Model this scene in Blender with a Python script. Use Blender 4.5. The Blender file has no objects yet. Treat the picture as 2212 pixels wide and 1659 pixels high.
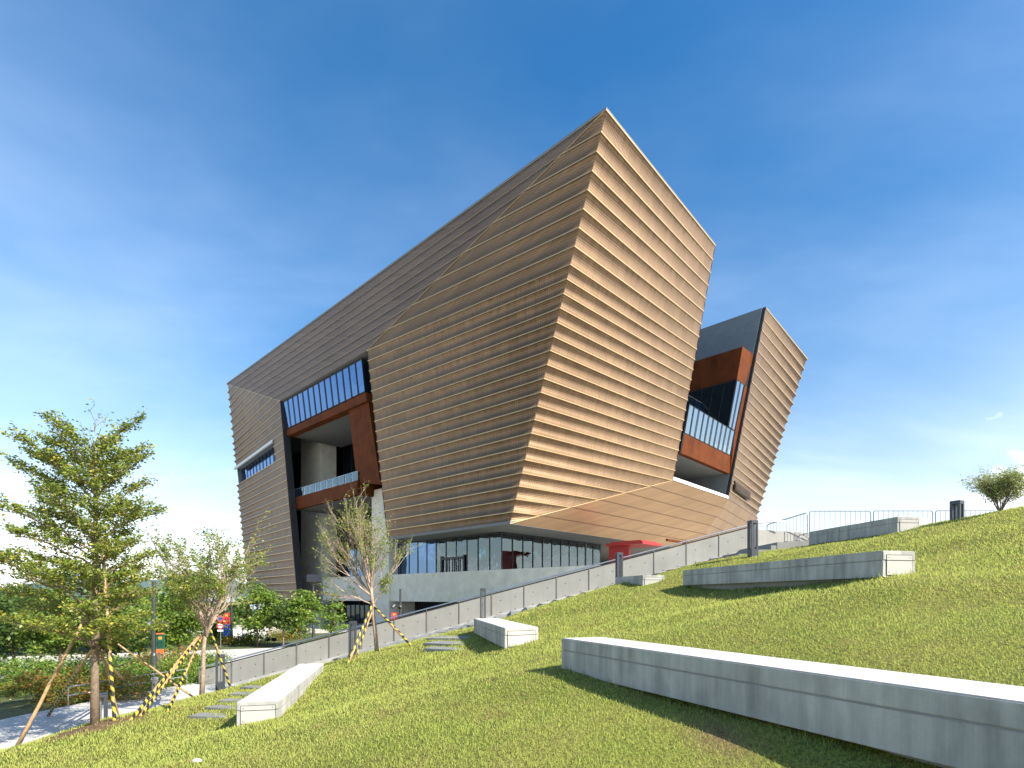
import bpy, bmesh, math, random
import numpy as np
from mathutils import Vector, Matrix
random.seed(7); RNG = np.random.default_rng(7)
scene = bpy.context.scene
C = scene.collection
# ------------------------------------------------------------------ camera
cam_d = bpy.data.cameras.new('camera'); cam = bpy.data.objects.new('camera', cam_d); C.objects.link(cam)
cam.location = (0, 0, 0); cam.rotation_euler = (math.pi/2, 0, 0)
cam_d.sensor_width = 36; cam_d.lens = 1152/2212*36; cam_d.shift_y = (1287-829.5)/2212
cam_d.clip_start = 0.05; cam_d.clip_end = 30000
scene.camera = cam
# ------------------------------------------------------------------ world and sun
SUN_AZ = math.atan2(0.83, -0.557); SUN_EL = math.radians(38)
world = bpy.data.worlds.new('World'); scene.world = world; world.use_nodes = True
wn = world.node_tree; wn.nodes.clear()
def wnode(t, **k):
    n = wn.nodes.new(t)
    for a, b in k.items(): setattr(n, a, b)
    return n
def wmath(op, a, b=None, c=None):
    n = wnode('ShaderNodeMath', operation=op)
    for i, v in enumerate((a, b, c)):
        if v is None: continue
        if isinstance(v, (int, float)): n.inputs[i].default_value = v
        else: wn.links.new(v, n.inputs[i])
    return n.outputs[0]
sky = wnode('ShaderNodeTexSky', sky_type='NISHITA')
sky.sun_disc = False; sky.sun_elevation = SUN_EL; sky.sun_rotation = SUN_AZ
sky.altitude = 0; sky.air_density = 1.15; sky.dust_density = 1.3; sky.ozone_density = 2.6
tc = wnode('ShaderNodeTexCoord'); sep = wnode('ShaderNodeSeparateXYZ'); wn.links.new(tc.outputs['Generated'], sep.inputs[0])
X, Y, Z = sep.outputs
den = wmath('ADD', wmath('MAXIMUM', Z, 0.0), 0.18)
px = wmath('DIVIDE', X, den); py = wmath('DIVIDE', Y, den)
comb = wnode('ShaderNodeCombineXYZ'); wn.links.new(px, comb.inputs[0]); wn.links.new(py, comb.inputs[1])
mp = wnode('ShaderNodeMapping'); mp.inputs['Rotation'].default_value = (0, 0, 0.6); mp.inputs['Scale'].default_value = (0.55, 1.3, 1)
wn.links.new(comb.outputs[0], mp.inputs[0])
nz = wnode('ShaderNodeTexNoise'); nz.inputs['Scale'].default_value = .8; nz.inputs['Detail'].default_value = 6; nz.inputs['Roughness'].default_value = 0.55; nz.inputs['Distortion'].default_value = 0.35
wn.links.new(mp.outputs[0], nz.inputs['Vector'])
mr = wnode('ShaderNodeMapRange', interpolation_type='SMOOTHSTEP'); mr.inputs['From Min'].default_value = 0.33; mr.inputs['From Max'].default_value = 0.95
wn.links.new(nz.outputs[0], mr.inputs['Value'])
cirrus = wmath('MULTIPLY', wmath('MULTIPLY', mr.outputs[0], 0.62), wmath('SUBTRACT', 1.05, Z))
# cumulus banks standing low over the horizon
hl = wmath('SQRT', wmath('ADD', wmath('MULTIPLY', X, X), wmath('MULTIPLY', Y, Y)))
el = wmath('DIVIDE', Z, hl)
comb2 = wnode('ShaderNodeCombineXYZ')
wn.links.new(wmath('DIVIDE', X, hl), comb2.inputs[0]); wn.links.new(wmath('DIVIDE', Y, hl), comb2.inputs[1]); wn.links.new(wmath('MULTIPLY', el, 1.5), comb2.inputs[2])
nz2 = wnode('ShaderNodeTexNoise'); nz2.inputs['Scale'].default_value = 9.0; nz2.inputs['Detail'].default_value = 8; nz2.inputs['Roughness'].default_value = 0.55
wn.links.new(comb2.outputs[0], nz2.inputs['Vector'])
az = wmath('DIVIDE', wmath('SUBTRACT', wmath('DIVIDE', X, hl), 0.69), 0.09)
bank = wmath('POWER', 2.718, wmath('MULTIPLY', -1.0, wmath('MULTIPLY', az, az)))
thr = wmath('SUBTRACT', wmath('ADD', 0.41, wmath('MULTIPLY', wmath('MAXIMUM', el, 0.0), 1.35)), wmath('MULTIPLY', bank, 0.17))
cum = wnode('ShaderNodeMapRange', interpolation_type='SMOOTHSTEP')
wn.links.new(wmath('SUBTRACT', nz2.outputs[0], thr), cum.inputs['Value']); cum.inputs['From Min'].default_value = 0.0; cum.inputs['From Max'].default_value = 0.10
cumf = wmath('MULTIPLY', cum.outputs[0], 0.62)
hsv = wnode('ShaderNodeHueSaturation'); hsv.inputs['Saturation'].default_value = 1.42; hsv.inputs['Value'].default_value = .8
wn.links.new(sky.outputs[0], hsv.inputs['Color'])
def wmix(f, a, col):
    n = wnode('ShaderNodeMix', data_type='RGBA'); wn.links.new(f, n.inputs[0]); wn.links.new(a, n.inputs[6]); n.inputs[7].default_value = (*col, 1)
    return n.outputs[2]
hz = wmath('MULTIPLY', wmath('POWER', wmath('SUBTRACT', 1.0, wmath('MAXIMUM', Z, 0.0)), 6.0), 0.92)
tint = wnode('ShaderNodeMix', data_type='RGBA', blend_type='MULTIPLY'); tint.inputs[0].default_value = 1.0; wn.links.new(hsv.outputs[0], tint.inputs[6]); tint.inputs[7].default_value = (1.0, .93, .9, 1)
c0 = wmix(hz, tint.outputs[2], (5.0, 5.1, 5.1))
c1 = wmix(cirrus, c0, (5.2, 5.8, 6.8))
c2 = wmix(cumf, c1, (6.6, 6.7, 6.9))
bg = wnode('ShaderNodeBackground'); bg.inputs[1].default_value = 0.12
wn.links.new(c2, bg.inputs[0])
out = wnode('ShaderNodeOutputWorld'); wn.links.new(bg.outputs[0], out.inputs[0])
sun_d = bpy.data.lights.new('sun', 'SUN'); sun_d.energy = 3.9; sun_d.angle = math.radians(0.5); sun_d.color = (1.0, 0.93, 0.82)
sun = bpy.data.objects.new('sun', sun_d); C.objects.link(sun)
SDIR = Vector((math.sin(SUN_AZ)*math.cos(SUN_EL), math.cos(SUN_AZ)*math.cos(SUN_EL), math.sin(SUN_EL)))
sun.rotation_euler = SDIR.to_track_quat('Z', 'Y').to_euler(); sun.location = (30, -30, 60)
vs = scene.view_settings; vs.view_transform = 'Standard'; vs.look = 'None'; vs.exposure = 1.31; vs.gamma = 1.0; vs.use_curve_mapping = False
scene.cycles.max_bounces = 7; scene.cycles.transparent_max_bounces = 12
# ------------------------------------------------------------------ helpers
F = 1152.0; CX = 1106.0; HY = 1287.0
def at(u, v, d): return Vector(((u-CX)/F*d, d, (HY-v)/F*d))
def atz(u, v, z): return at(u, v, z*F/(HY-v))
LD = Vector((-.7316, .6818, 0)); RD = Vector((.6818, .7316, 0)); UP = Vector((0, 0, 1))

def lin(h):
    h = h.lstrip('#'); r = []
    for i in (0, 2, 4):
        c = int(h[i:i+2], 16)/255; r.append(c/12.92 if c <= .04045 else ((c+.055)/1.055)**2.4)
    return tuple(r)
class NT:
    def __init__(s, name):
        s.m = bpy.data.materials.new(name); s.m.use_nodes = True; s.t = s.m.node_tree
        s.b = s.t.nodes['Principled BSDF']; s.o = s.t.nodes['Material Output']
    def n(s, t, inp=None, **k):
        n = s.t.nodes.new(t)
        for a, b in k.items(): setattr(n, a, b)
        for a, b in (inp or {}).items(): s.put(n.inputs[a], b)
        return n
    def put(s, sock, v):
        if hasattr(v, 'is_linked') or isinstance(v, bpy.types.NodeSocket): s.t.links.new(v, sock)
        else: sock.default_value = v
    def math(s, op, a, b=0.0):
        n = s.n('ShaderNodeMath', operation=op); s.put(n.inputs[0], a); s.put(n.inputs[1], b); return n.outputs[0]
    def noise(s, vec, scale, detail=4, rough=.55, dist=0.0):
        n = s.n('ShaderNodeTexNoise', {'Scale': scale, 'Detail': detail, 'Roughness': rough, 'Distortion': dist})
        if vec is not None: s.t.links.new(vec, n.inputs['Vector'])
        return n.outputs[0]
    def rng(s, v, a, b, c=0.0, d=1.0):
        n = s.n('ShaderNodeMapRange'); s.put(n.inputs[0], v); n.inputs[1].default_value = a; n.inputs[2].default_value = b; n.inputs[3].default_value = c; n.inputs[4].default_value = d; return n.outputs[0]
    def mix(s, f, a, b, mode='MIX'):
        n = s.n('ShaderNodeMix', data_type='RGBA', blend_type=mode); s.put(n.inputs[0], f)
        for i, v in ((6, a), (7, b)):
            if isinstance(v, tuple): v = (*v[:3], 1)
            s.put(n.inputs[i], v)
        return n.outputs[2]
    def pos(s): return s.n('ShaderNodeNewGeometry').outputs['Position']
    def obj(s): return s.n('ShaderNodeTexCoord').outputs['Object']
    def uv(s): return s.n('ShaderNodeTexCoord').outputs['UV']
    def scale(s, v, sc):
        n = s.n('ShaderNodeMapping'); s.t.links.new(v, n.inputs[0]); n.inputs['Scale'].default_value = sc; return n.outputs[0]
    def set(s, **k):
        for a, b in k.items():
            a = {'color': 'Base Color', 'rough': 'Roughness', 'metal': 'Metallic', 'spec': 'Specular IOR Level', 'sub': 'Subsurface Weight', 'trans': 'Transmission Weight'}.get(a, a)
            if a == 'Base Color' and isinstance(b, tuple): b = (*b[:3], 1)
            s.put(s.b.inputs[a], b)
        return s
    def bump(s, h, strength=.3, dist=.02):
        n = s.n('ShaderNodeBump', {'Strength': strength, 'Distance': dist, 'Height': h}); s.t.links.new(n.outputs[0], s.b.inputs['Normal']); return s
M = {}
def simple(name, col, rough=.6, metal=0.0, var=.12, scale=3.0, bump=0.0, spec=.5):
    t = NT(name); p = t.pos(); n = t.noise(p, scale, 5)
    dark = tuple(c*(1-var) for c in col); lite = tuple(min(1, c*(1+var)) for c in col)
    t.set(color=t.mix(t.rng(n, .3, .7), dark, lite), rough=rough, metal=metal, spec=spec)
    if bump: t.bump(t.noise(p, scale*12, 4), bump, .01)
    M[name] = t.m; return t.m

# gold perforated aluminium; UV is in metres along and up the band
def make_gold(name, col, perf):
    t = NT(name); uv = t.uv(); sx = t.n('ShaderNodeSeparateXYZ', {0: uv})
    u, v = sx.outputs[0], sx.outputs[1]
    big = t.noise(t.scale(t.pos(), (.05, .05, .11)), 1.0, 4)
    pan = t.n('ShaderNodeTexWhiteNoise', noise_dimensions='2D')
    cm = t.n('ShaderNodeCombineXYZ'); t.put(cm.inputs[0], t.math('FLOOR', t.math('DIVIDE', u, 1.22))); t.put(cm.inputs[1], t.math('FLOOR', v))
    t.put(pan.inputs['Vector'], cm.outputs[0])
    f = t.math('ADD', t.math('MULTIPLY', t.rng(big, .3, .7), .6), t.math('MULTIPLY', pan.outputs[0], .4))
    base = t.mix(f, tuple(c*.8 for c in col), tuple(c*1.2 for c in col))
    seam = t.math('LESS_THAN', t.math('FRACT', t.math('DIVIDE', u, 1.22)), .05)
    if perf:
        k = 2*math.pi/.24
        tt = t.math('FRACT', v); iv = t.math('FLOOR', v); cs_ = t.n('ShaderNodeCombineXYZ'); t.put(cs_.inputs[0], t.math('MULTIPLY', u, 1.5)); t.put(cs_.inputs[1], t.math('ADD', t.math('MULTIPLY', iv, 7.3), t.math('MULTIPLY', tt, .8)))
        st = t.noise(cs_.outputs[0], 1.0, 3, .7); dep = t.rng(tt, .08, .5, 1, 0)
        streak = t.math('MULTIPLY', t.math('MULTIPLY', t.rng(st, .44, .58), dep), .38)  # ragged shade under each lip painted in, with dark backing showing through
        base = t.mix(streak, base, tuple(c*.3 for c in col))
        d = t.math('MULTIPLY', t.math('SINE', t.math('MULTIPLY', t.math('ADD', u, v2 := t.math('MULTIPLY', v, 1.9)), k*.5)), t.math('SINE', t.math('MULTIPLY', t.math('SUBTRACT', u, v2), k*.5)))
        hole = t.rng(d, .12, .45)
        base = t.mix(t.math('MULTIPLY', hole, .5), base, tuple(c*.22 for c in col))
        t.bump(t.math('MULTIPLY', d, -1.0), .35, .03)
    base = t.mix(t.math('MULTIPLY', seam, .4 if perf else .3), base, tuple(c*.35 for c in col))
    t.set(color=base, rough=.5 if perf else .42, metal=.62, spec=.2)
    M[name] = t.m
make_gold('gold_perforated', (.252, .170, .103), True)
make_gold('gold_smooth', (.375, .252, .15), False)
simple('gold_trim', (.54, .39, .20), .45, .6, .06, .4)
simple('gold_seam', (.15, .10, .06), .5, .4)
def make_concrete(name, col, streak=.25, bump=.25):
    t = NT(name); p = t.pos()
    n1 = t.noise(p, .9, 6, .6); n2 = t.noise(t.scale(p, (5, 5, .5)), 1.0, 5, .6); n3 = t.noise(p, 34, 4)
    a = t.mix(t.rng(n1, .25, .75), tuple(c*.8 for c in col), tuple(min(1, c*1.12) for c in col))
    b = t.mix(t.math('MULTIPLY', t.rng(n2, .48, .72), streak), a, tuple(c*.55 for c in col))
    c = t.mix(t.math('MULTIPLY', t.rng(n3, .55, .7), .16), b, tuple(x*.6 for x in col))
    orr = t.n('ShaderNodeObjectInfo').outputs['Random']; c = t.mix(t.rng(orr, 0, 1, 0, .16), c, tuple(x*.45 for x in col))
    t.set(color=c, rough=.78, spec=.3); t.bump(n3, bump, .004); M[name] = t.m
def make_bench():
    t = NT('bench_concrete'); p = t.pos(); col = (.57, .565, .53)
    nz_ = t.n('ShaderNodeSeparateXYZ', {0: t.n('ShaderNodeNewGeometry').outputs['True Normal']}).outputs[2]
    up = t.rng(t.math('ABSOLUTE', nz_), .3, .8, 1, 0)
    n1 = t.noise(p, 1.1, 6, .62); n2 = t.noise(t.scale(p, (7, 7, .55)), 1.0, 6, .62); n3 = t.noise(p, 42, 4); n4 = t.noise(t.scale(p, (2.2, 2.2, 1.2)), 1.0, 5, .6)
    a = t.mix(t.rng(n1, .3, .7), tuple(c*.86 for c in col), tuple(c*1.08 for c in col))
    shade_stain = t.math('MULTIPLY', up, t.math('ADD', .2, t.math('ADD', t.math('MULTIPLY', t.rng(n2, .35, .62), .36), t.math('MULTIPLY', t.rng(n4, .38, .62), .36))))  # side shade painted into the upright faces, mixed with weathering streaks
    b = t.mix(shade_stain, a, (.20, .205, .19)); c = t.mix(t.math('MULTIPLY', t.rng(n3, .56, .7), .3), b, tuple(x*.5 for x in col)); n6 = t.noise(p, 3.5, 6, .7); c = t.mix(t.math('MULTIPLY', t.rng(n6, .56, .66), .25), c, tuple(x*.6 for x in col))
    t.set(color=c, rough=.75, spec=.3); t.bump(n3, .3, .004); M['bench_concrete'] = t.m
make_bench()
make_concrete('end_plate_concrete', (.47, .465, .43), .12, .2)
make_concrete('wall_concrete', (.30, .298, .268), .22, .2)
make_concrete('building_concrete', (.70, .68, .57), .15, .15)
make_concrete('step_stone', (.25, .255, .245), .2, .4)
make_concrete('interior_plaster', (.62, .62, .58), .05, .05)
simple('soffit_grey', (.16, .165, .165), .7)
simple('dark_metal', (.035, .038, .042), .45, .4)
simple('bollard_paint', (.055, .062, .075), .4, .2)
simple('steel', (.55, .56, .57), .3, .9, .08)
simple('galvanised', (.42, .43, .44), .4, .75, .2, 9)
simple('rail_metal', (.20, .19, .17), .5, .3)
simple('barrier_steel', (.27, .28, .29), .45, .35)
simple('slate_wall', (.135, .16, .165), .6, .1, .1, 1.0)
simple('red_paint', (.34, .02, .018), .45, 0, .08)
simple('white_paint', (.78, .78, .76), .5)
simple('lamp_post_paint', (.055, .06, .055), .45, .3)
simple('cabinet_green', (.13, .15, .12), .5, .2)
simple('orange_board', (.62, .17, .05), .5)
simple('banner_red', (.62, .05, .06), .6); simple('banner_blue', (.03, .16, .55), .6); simple('banner_green', (.015, .10, .05), .6); simple('banner_yellow', (.70, .38, .06), .6); simple('ink', (.02, .02, .025), .6)
simple('bamboo', (.42, .27, .13), .65, 0, .3, 8, .2)
simple('bark_pale', (.33, .25, .19), .85, 0, .35, 12, .5)
simple('bark_brown', (.20, .145, .10), .9, 0, .35, 14, .6)
simple('stone', (.5, .47, .4), .85, 0, .2, 10, .5)
simple('pale_paint', (.55, .56, .53), .5)
def make_corten(name, col):
    t = NT(name); p = t.pos()
    n = t.noise(p, .5, 6, .65); n2 = t.noise(t.scale(p, (1, 1, .15)), 1.6, 5)
    a = t.mix(t.rng(n, .3, .7), tuple(c*.62 for c in col), tuple(c*1.2 for c in col))
    t.set(color=t.mix(t.math('MULTIPLY', t.rng(n2, .5, .75), .4), a, (col[0]*1.3, col[1]*1.5, col[2]*1.2)), rough=.7, spec=.12); M[name] = t.m
make_corten('corten', (.11, .030, .0075))
def make_glass(name, tint, refl, trans, base):
    m = bpy.data.materials.new(name); m.use_nodes = True; t = m.node_tree; t.nodes.clear()
    o = t.nodes.new('ShaderNodeOutputMaterial'); gl = t.nodes.new('ShaderNodeBsdfGlossy'); gl.inputs['Color'].default_value = (*tint, 1); gl.inputs['Roughness'].default_value = .015
    tr = t.nodes.new('ShaderNodeBsdfTransparent'); tr.inputs[0].default_value = (*base, 1)
    gp_ = t.nodes.new('ShaderNodeNewGeometry'); nz_ = t.nodes.new('ShaderNodeTexNoise'); nz_.inputs['Scale'].default_value = .55; nz_.inputs['Detail'].default_value = 2; t.links.new(gp_.outputs['Position'], nz_.inputs['Vector']); bp_ = t.nodes.new('ShaderNodeBump'); bp_.inputs['Strength'].default_value = .25; bp_.inputs['Distance'].default_value = .12; t.links.new(nz_.outputs[0], bp_.inputs['Height']); t.links.new(bp_.outputs[0], gl.inputs['Normal'])
    lw = t.nodes.new('ShaderNodeLayerWeight'); lw.inputs[0].default_value = .35
    mr = t.nodes.new('ShaderNodeMapRange'); mr.inputs[3].default_value = refl; mr.inputs[4].default_value = 1.0; t.links.new(lw.outputs['Fresnel'], mr.inputs[0])
    df = t.nodes.new('ShaderNodeBsdfDiffuse'); df.inputs[0].default_value = (.012, .018, .024, 1)
    m1 = t.nodes.new('ShaderNodeMixShader'); m1.inputs[0].default_value = trans; t.links.new(df.outputs[0], m1.inputs[1]); t.links.new(tr.outputs[0], m1.inputs[2])
    m2 = t.nodes.new('ShaderNodeMixShader'); t.links.new(mr.outputs[0], m2.inputs[0]); t.links.new(m1.outputs[0], m2.inputs[1]); t.links.new(gl.outputs[0], m2.inputs[2])
    t.links.new(m2.outputs[0], o.inputs[0]); M[name] = m
make_glass('glass_blue', (.36, .52, .80), .5, .15, (.3, .4, .45))
make_glass('glass_lobby', (.22, .36, .60), .55, .15, (.3, .4, .45))
make_glass('glass_pale', (.75, .86, .95), .5, .15, (.3, .4, .45))
make_glass('glass_clear', (.7, .85, .92), .14, .85, (.72, .85, .82))
make_glass('glass_dark', (.45, .55, .55), .10, .2, (.3, .35, .35))
make_glass('glass_rail', (.6, .8, 1.0), .12, .92, (.8, .92, .95))
def make_tape(name):
    t = NT(name); sx = t.n('ShaderNodeSeparateXYZ', {0: t.uv()})
    s = t.math('LESS_THAN', t.math('FRACT', t.math('ADD', t.math('MULTIPLY', sx.outputs[1], 4.2), t.math('ADD', sx.outputs[0], t.math('MULTIPLY', t.noise(t.pos(), 6), .6)))), .46)
    t.set(color=t.mix(s, (.018, .018, .016), (.40, .33, .04)), rough=.5); M[name] = t.m
make_tape('hazard_tape')
def make_leaf(name, a, b, c, yellow=.12):
    t = NT(name); at_ = t.n('ShaderNodeAttribute', attribute_name='leafrand'); r = at_.outputs['Fac']
    col = t.mix(r, a, b); y = t.math('GREATER_THAN', t.math('FRACT', t.math('MULTIPLY', r, 17.3)), 1-yellow)
    col = t.mix(y, col, c)
    t.set(color=col, rough=.42, spec=.4)
    tl = t.n('ShaderNodeBsdfTranslucent', {'Color': col}); ms = t.n('ShaderNodeMixShader', {0: .4}); t.t.links.new(t.b.outputs[0], ms.inputs[1]); t.t.links.new(tl.outputs[0], ms.inputs[2]); t.t.links.new(ms.outputs[0], t.o.inputs[0]); M[name] = t.m
make_leaf('leaf_main', (.11, .17, .025), (.28, .34, .055), (.5, .44, .07), .12)
make_leaf('leaf_sparse', (.11, .18, .028), (.27, .35, .06), (.45, .38, .08), .12)
make_leaf('leaf_fresh', (.09, .17, .025), (.22, .33, .05), (.36, .4, .07), .1)
make_leaf('leaf_dark', (.045, .09, .018), (.10, .165, .035), (.2, .22, .05), .08)
make_leaf('leaf_red', (.10, .17, .025), (.22, .24, .04), (.46, .19, .04), .28)
make_leaf('leaf_bush', (.22, .28, .09), (.42, .46, .18), (.6, .58, .3), .15)
# lawn ground and blades
def make_lawn():
    t = NT('lawn_ground'); p = t.pos(); n = t.noise(p, .8, 6, .6); n2 = t.noise(p, 30, 4, .6)
    a = t.mix(t.rng(n, .35, .7), (.17, .22, .035), (.27, .26, .065)); a = t.mix(t.rng(n2, .4, .7), a, (.07, .06, .025))
    bare = t.n('ShaderNodeAttribute', attribute_name='bare').outputs['Fac']
    soil = t.mix(t.rng(t.noise(p, 9, 6, .7), .3, .7), (.10, .06, .035), (.24, .155, .09))
    t.set(color=t.mix(bare, a, soil), rough=.95, spec=.1); t.bump(n2, .8, .03); M['lawn_ground'] = t.m
    t = NT('grass_blade'); p = t.pos(); r = t.n('ShaderNodeAttribute', attribute_name='leafrand').outputs['Fac']
    n = t.noise(t.scale(p, (1, 1, .2)), .55, 5, .6); n3 = t.noise(p, 3.2, 4, .6)
    g = t.mix(r, (.43, .52, .10), (.59, .65, .165))
    g = t.mix(t.rng(n, .42, .68, 0, .6), g, (.57, .57, .16))
    n5 = t.noise(p, 1.7, 6, .7); g = t.mix(t.math('MULTIPLY', t.rng(n3, .54, .70), .48), g, (.48, .38, .17)); g = t.mix(t.math('MULTIPLY', t.rng(n5, .56, .68), .7), g, (.42, .30, .13)); g = t.mix(t.math('MULTIPLY', t.rng(n5, .30, .40, 1, 0), .5), g, (.2, .32, .04))
    t.set(color=g, rough=.6, spec=.15)
    nm = t.n('ShaderNodeVectorMath', operation='ADD'); gn = t.n('ShaderNodeNewGeometry'); sc_ = t.n('ShaderNodeVectorMath', operation='SCALE'); t.t.links.new(gn.outputs['Normal'], sc_.inputs[0]); sc_.inputs['Scale'].default_value = .55; t.t.links.new(sc_.outputs[0], nm.inputs[0]); nm.inputs[1].default_value = (-.1, 0, 1.5); nn = t.n('ShaderNodeVectorMath', operation='NORMALIZE'); t.t.links.new(nm.outputs[0], nn.inputs[0]); t.t.links.new(nn.outputs[0], t.b.inputs['Normal'])
    tl = t.n('ShaderNodeBsdfTranslucent', {'Color': g}); ms = t.n('ShaderNodeMixShader', {0: .35}); t.t.links.new(t.b.outputs[0], ms.inputs[1]); t.t.links.new(tl.outputs[0], ms.inputs[2]); t.t.links.new(ms.outputs[0], t.o.inputs[0]); M['grass_blade'] = t.m
make_lawn()
def make_paving():
    t = NT('paving'); p = t.pos(); br = t.n('ShaderNodeTexBrick', {'Scale': 1.0, 'Mortar Size': .006, 'Brick Width': .3, 'Row Height': .15, 'Color1': (.54, .53, .49, 1), 'Color2': (.48, .47, .44, 1), 'Mortar': (.34, .33, .31, 1)})
    t.t.links.new(p, br.inputs['Vector']); n = t.noise(p, 1.2, 5)
    t.set(color=t.mix(t.rng(n, .3, .7, 0, .25), br.outputs[0], (.42, .41, .38)), rough=.85); M['paving'] = t.m
make_paving()
simple('road_surface', (.46, .45, .41), .9, 0, .1, 1.5); simple('kerb_stone', (.42, .42, .40), .85, 0, .1, 3)
simple('garden_soil', (.075, .09, .03), .95, 0, .4, 1.5); simple('plaza', (.48, .45, .38), .85, 0, .15, 1)
t_ = NT('sea_water'); t_.set(color=(.03, .09, .14), rough=.12); t_.bump(t_.noise(t_.scale(t_.pos(), (.05, .02, .05)), 2, 5), .3, .4); M['sea_water'] = t_.m
simple('hill_cover', (.10, .15, .14), .95, 0, .2, .004)

def new_obj(name, me, parent=None, mat=None):
    o = bpy.data.objects.new(name, me); C.objects.link(o)
    if mat and not me.materials: me.materials.append(M[mat] if isinstance(mat, str) else mat)
    if parent:
        o.parent = parent
        if parent.type == 'EMPTY': o.matrix_parent_inverse = Matrix.Translation(-parent.location)
    return o
def tag(o, label=None, cat=None, group=None, kind=None):
    if label: o['label'] = label
    if cat: o['category'] = cat
    if group: o['group'] = group
    if kind: o['kind'] = kind
    return o
def thing(name, loc, label, cat, group=None):
    e = bpy.data.objects.new(name, None); C.objects.link(e); e.location = loc; e.empty_display_size = .2
    return tag(e, label, cat, group)
class MB:
    """collects polygons (and UVs) into one mesh"""
    def __init__(s): s.v = []; s.f = []; s.m = []; s.uv = []
    def add(s, vs, fs, mi=0, uvs=None):
        b = len(s.v); s.v += [tuple(x) for x in vs]
        for i, f in enumerate(fs):
            s.f.append(tuple(b+j for j in f)); s.m.append(mi); s.uv.append(uvs[i] if uvs else None)
        return s
    def quad(s, a, b, c, d, mi=0): return s.add([a, b, c, d], [(0, 1, 2, 3)], mi)
    def box(s, c, sz, ax=None, mi=0):
        c = Vector(c); ax = ax or (Vector((1, 0, 0)), Vector((0, 1, 0)), UP)
        h = [ax[i]*sz[i]/2 for i in range(3)]
        vs = [c+h[0]*i+h[1]*j+h[2]*k for i in (-1, 1) for j in (-1, 1) for k in (-1, 1)]
        return s.add(vs, [(0, 1, 3, 2), (4, 6, 7, 5), (0, 4, 5, 1), (2, 3, 7, 6), (0, 2, 6, 4), (1, 5, 7, 3)], mi)
    def prism(s, poly, ext, mi=0):
        poly = [Vector(p) for p in poly]; ext = Vector(ext); n = len(poly)
        return s.add(poly+[p+ext for p in poly], [tuple(range(n))[::-1], tuple(range(n, 2*n))]+[(i, (i+1) % n, n+(i+1) % n, n+i) for i in range(n)], mi)
    def tube(s, pts, rad, n=6, mi=0, cap=True):
        pts = [Vector(p) for p in pts]; k = len(pts)
        if not hasattr(rad, '__len__'): rad = [rad]*k
        t0 = (pts[1]-pts[0]).normalized(); ref = Vector((1, 0, 0)) if abs(t0.x) < .8 else Vector((0, 1, 0)); vs = []; L = 0; Ls = []
        for i, p in enumerate(pts):
            t = (pts[min(i+1, k-1)]-pts[max(i-1, 0)]).normalized(); a = (ref-t*ref.dot(t)).normalized(); b = t.cross(a); ref = a
            if i: L += (p-pts[i-1]).length
            Ls.append(L)
            vs += [p+(a*math.cos(2*math.pi*j/n)+b*math.sin(2*math.pi*j/n))*rad[i] for j in range(n)]
        fs = []; uvs = []
        for i in range(k-1):
            for j in range(n):
                fs.append((i*n+j, i*n+(j+1) % n, (i+1)*n+(j+1) % n, (i+1)*n+j)); uvs.append([(j/n, Ls[i]), ((j+1)/n, Ls[i]), ((j+1)/n, Ls[i+1]), (j/n, Ls[i+1])])
        if cap: fs += [tuple(range(n))[::-1], tuple(range((k-1)*n, k*n))]; uvs += [[(0, 0)]*n]*2
        return s.add(vs, fs, mi, uvs)
    def build(s, name, mats, parent=None, smooth=False, bevel=0, uv=False):
        me = bpy.data.meshes.new(name); me.from_pydata(s.v, [], s.f)
        if not isinstance(mats, (list, tuple)): mats = [mats]
        for m in mats: me.materials.append(M[m])
        if len(mats) > 1: me.polygons.foreach_set('material_index', s.m)
        if uv:
            l = me.uv_layers.new(name='UVMap'); fl = []
            for f, q in zip(s.f, s.uv): fl += q if q else [(0, 0)]*len(f)
            l.data.foreach_set('uv', np.array(fl, dtype=np.float32).ravel())
        if smooth: me.polygons.foreach_set('use_smooth', [True]*len(me.polygons))
        if bevel:
            bm = bmesh.new(); bm.from_mesh(me); bmesh.ops.remove_doubles(bm, verts=bm.verts, dist=1e-5); bmesh.ops.recalc_face_normals(bm, faces=bm.faces)
            bmesh.ops.bevel(bm, geom=[e for e in bm.edges if len(e.link_faces) == 2 and e.calc_face_angle(0) > .5], offset=bevel, segments=2, affect='EDGES', clamp_overlap=True); bm.to_mesh(me); bm.free()
        me.update()
        return new_obj(name, me, parent)
def numpy_mesh(name, verts, nper, mat, rand=None, smooth=False):
    """verts (k*nper,3): k separate n-gons"""
    me = bpy.data.meshes.new(name); k = len(verts)//nper
    me.vertices.add(k*nper); me.vertices.foreach_set('co', verts.astype(np.float32).ravel())
    me.loops.add(k*nper); me.loops.foreach_set('vertex_index', np.arange(k*nper, dtype=np.int32))
    me.polygons.add(k); me.polygons.foreach_set('loop_start', (np.arange(k)*nper).astype(np.int32))
    me.update(calc_edges=True)
    if rand is not None:
        a = me.attributes.new('leafrand', 'FLOAT', 'FACE'); a.data.foreach_set('value', rand.astype(np.float32))
    me.materials.append(M[mat])
    return me
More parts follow.
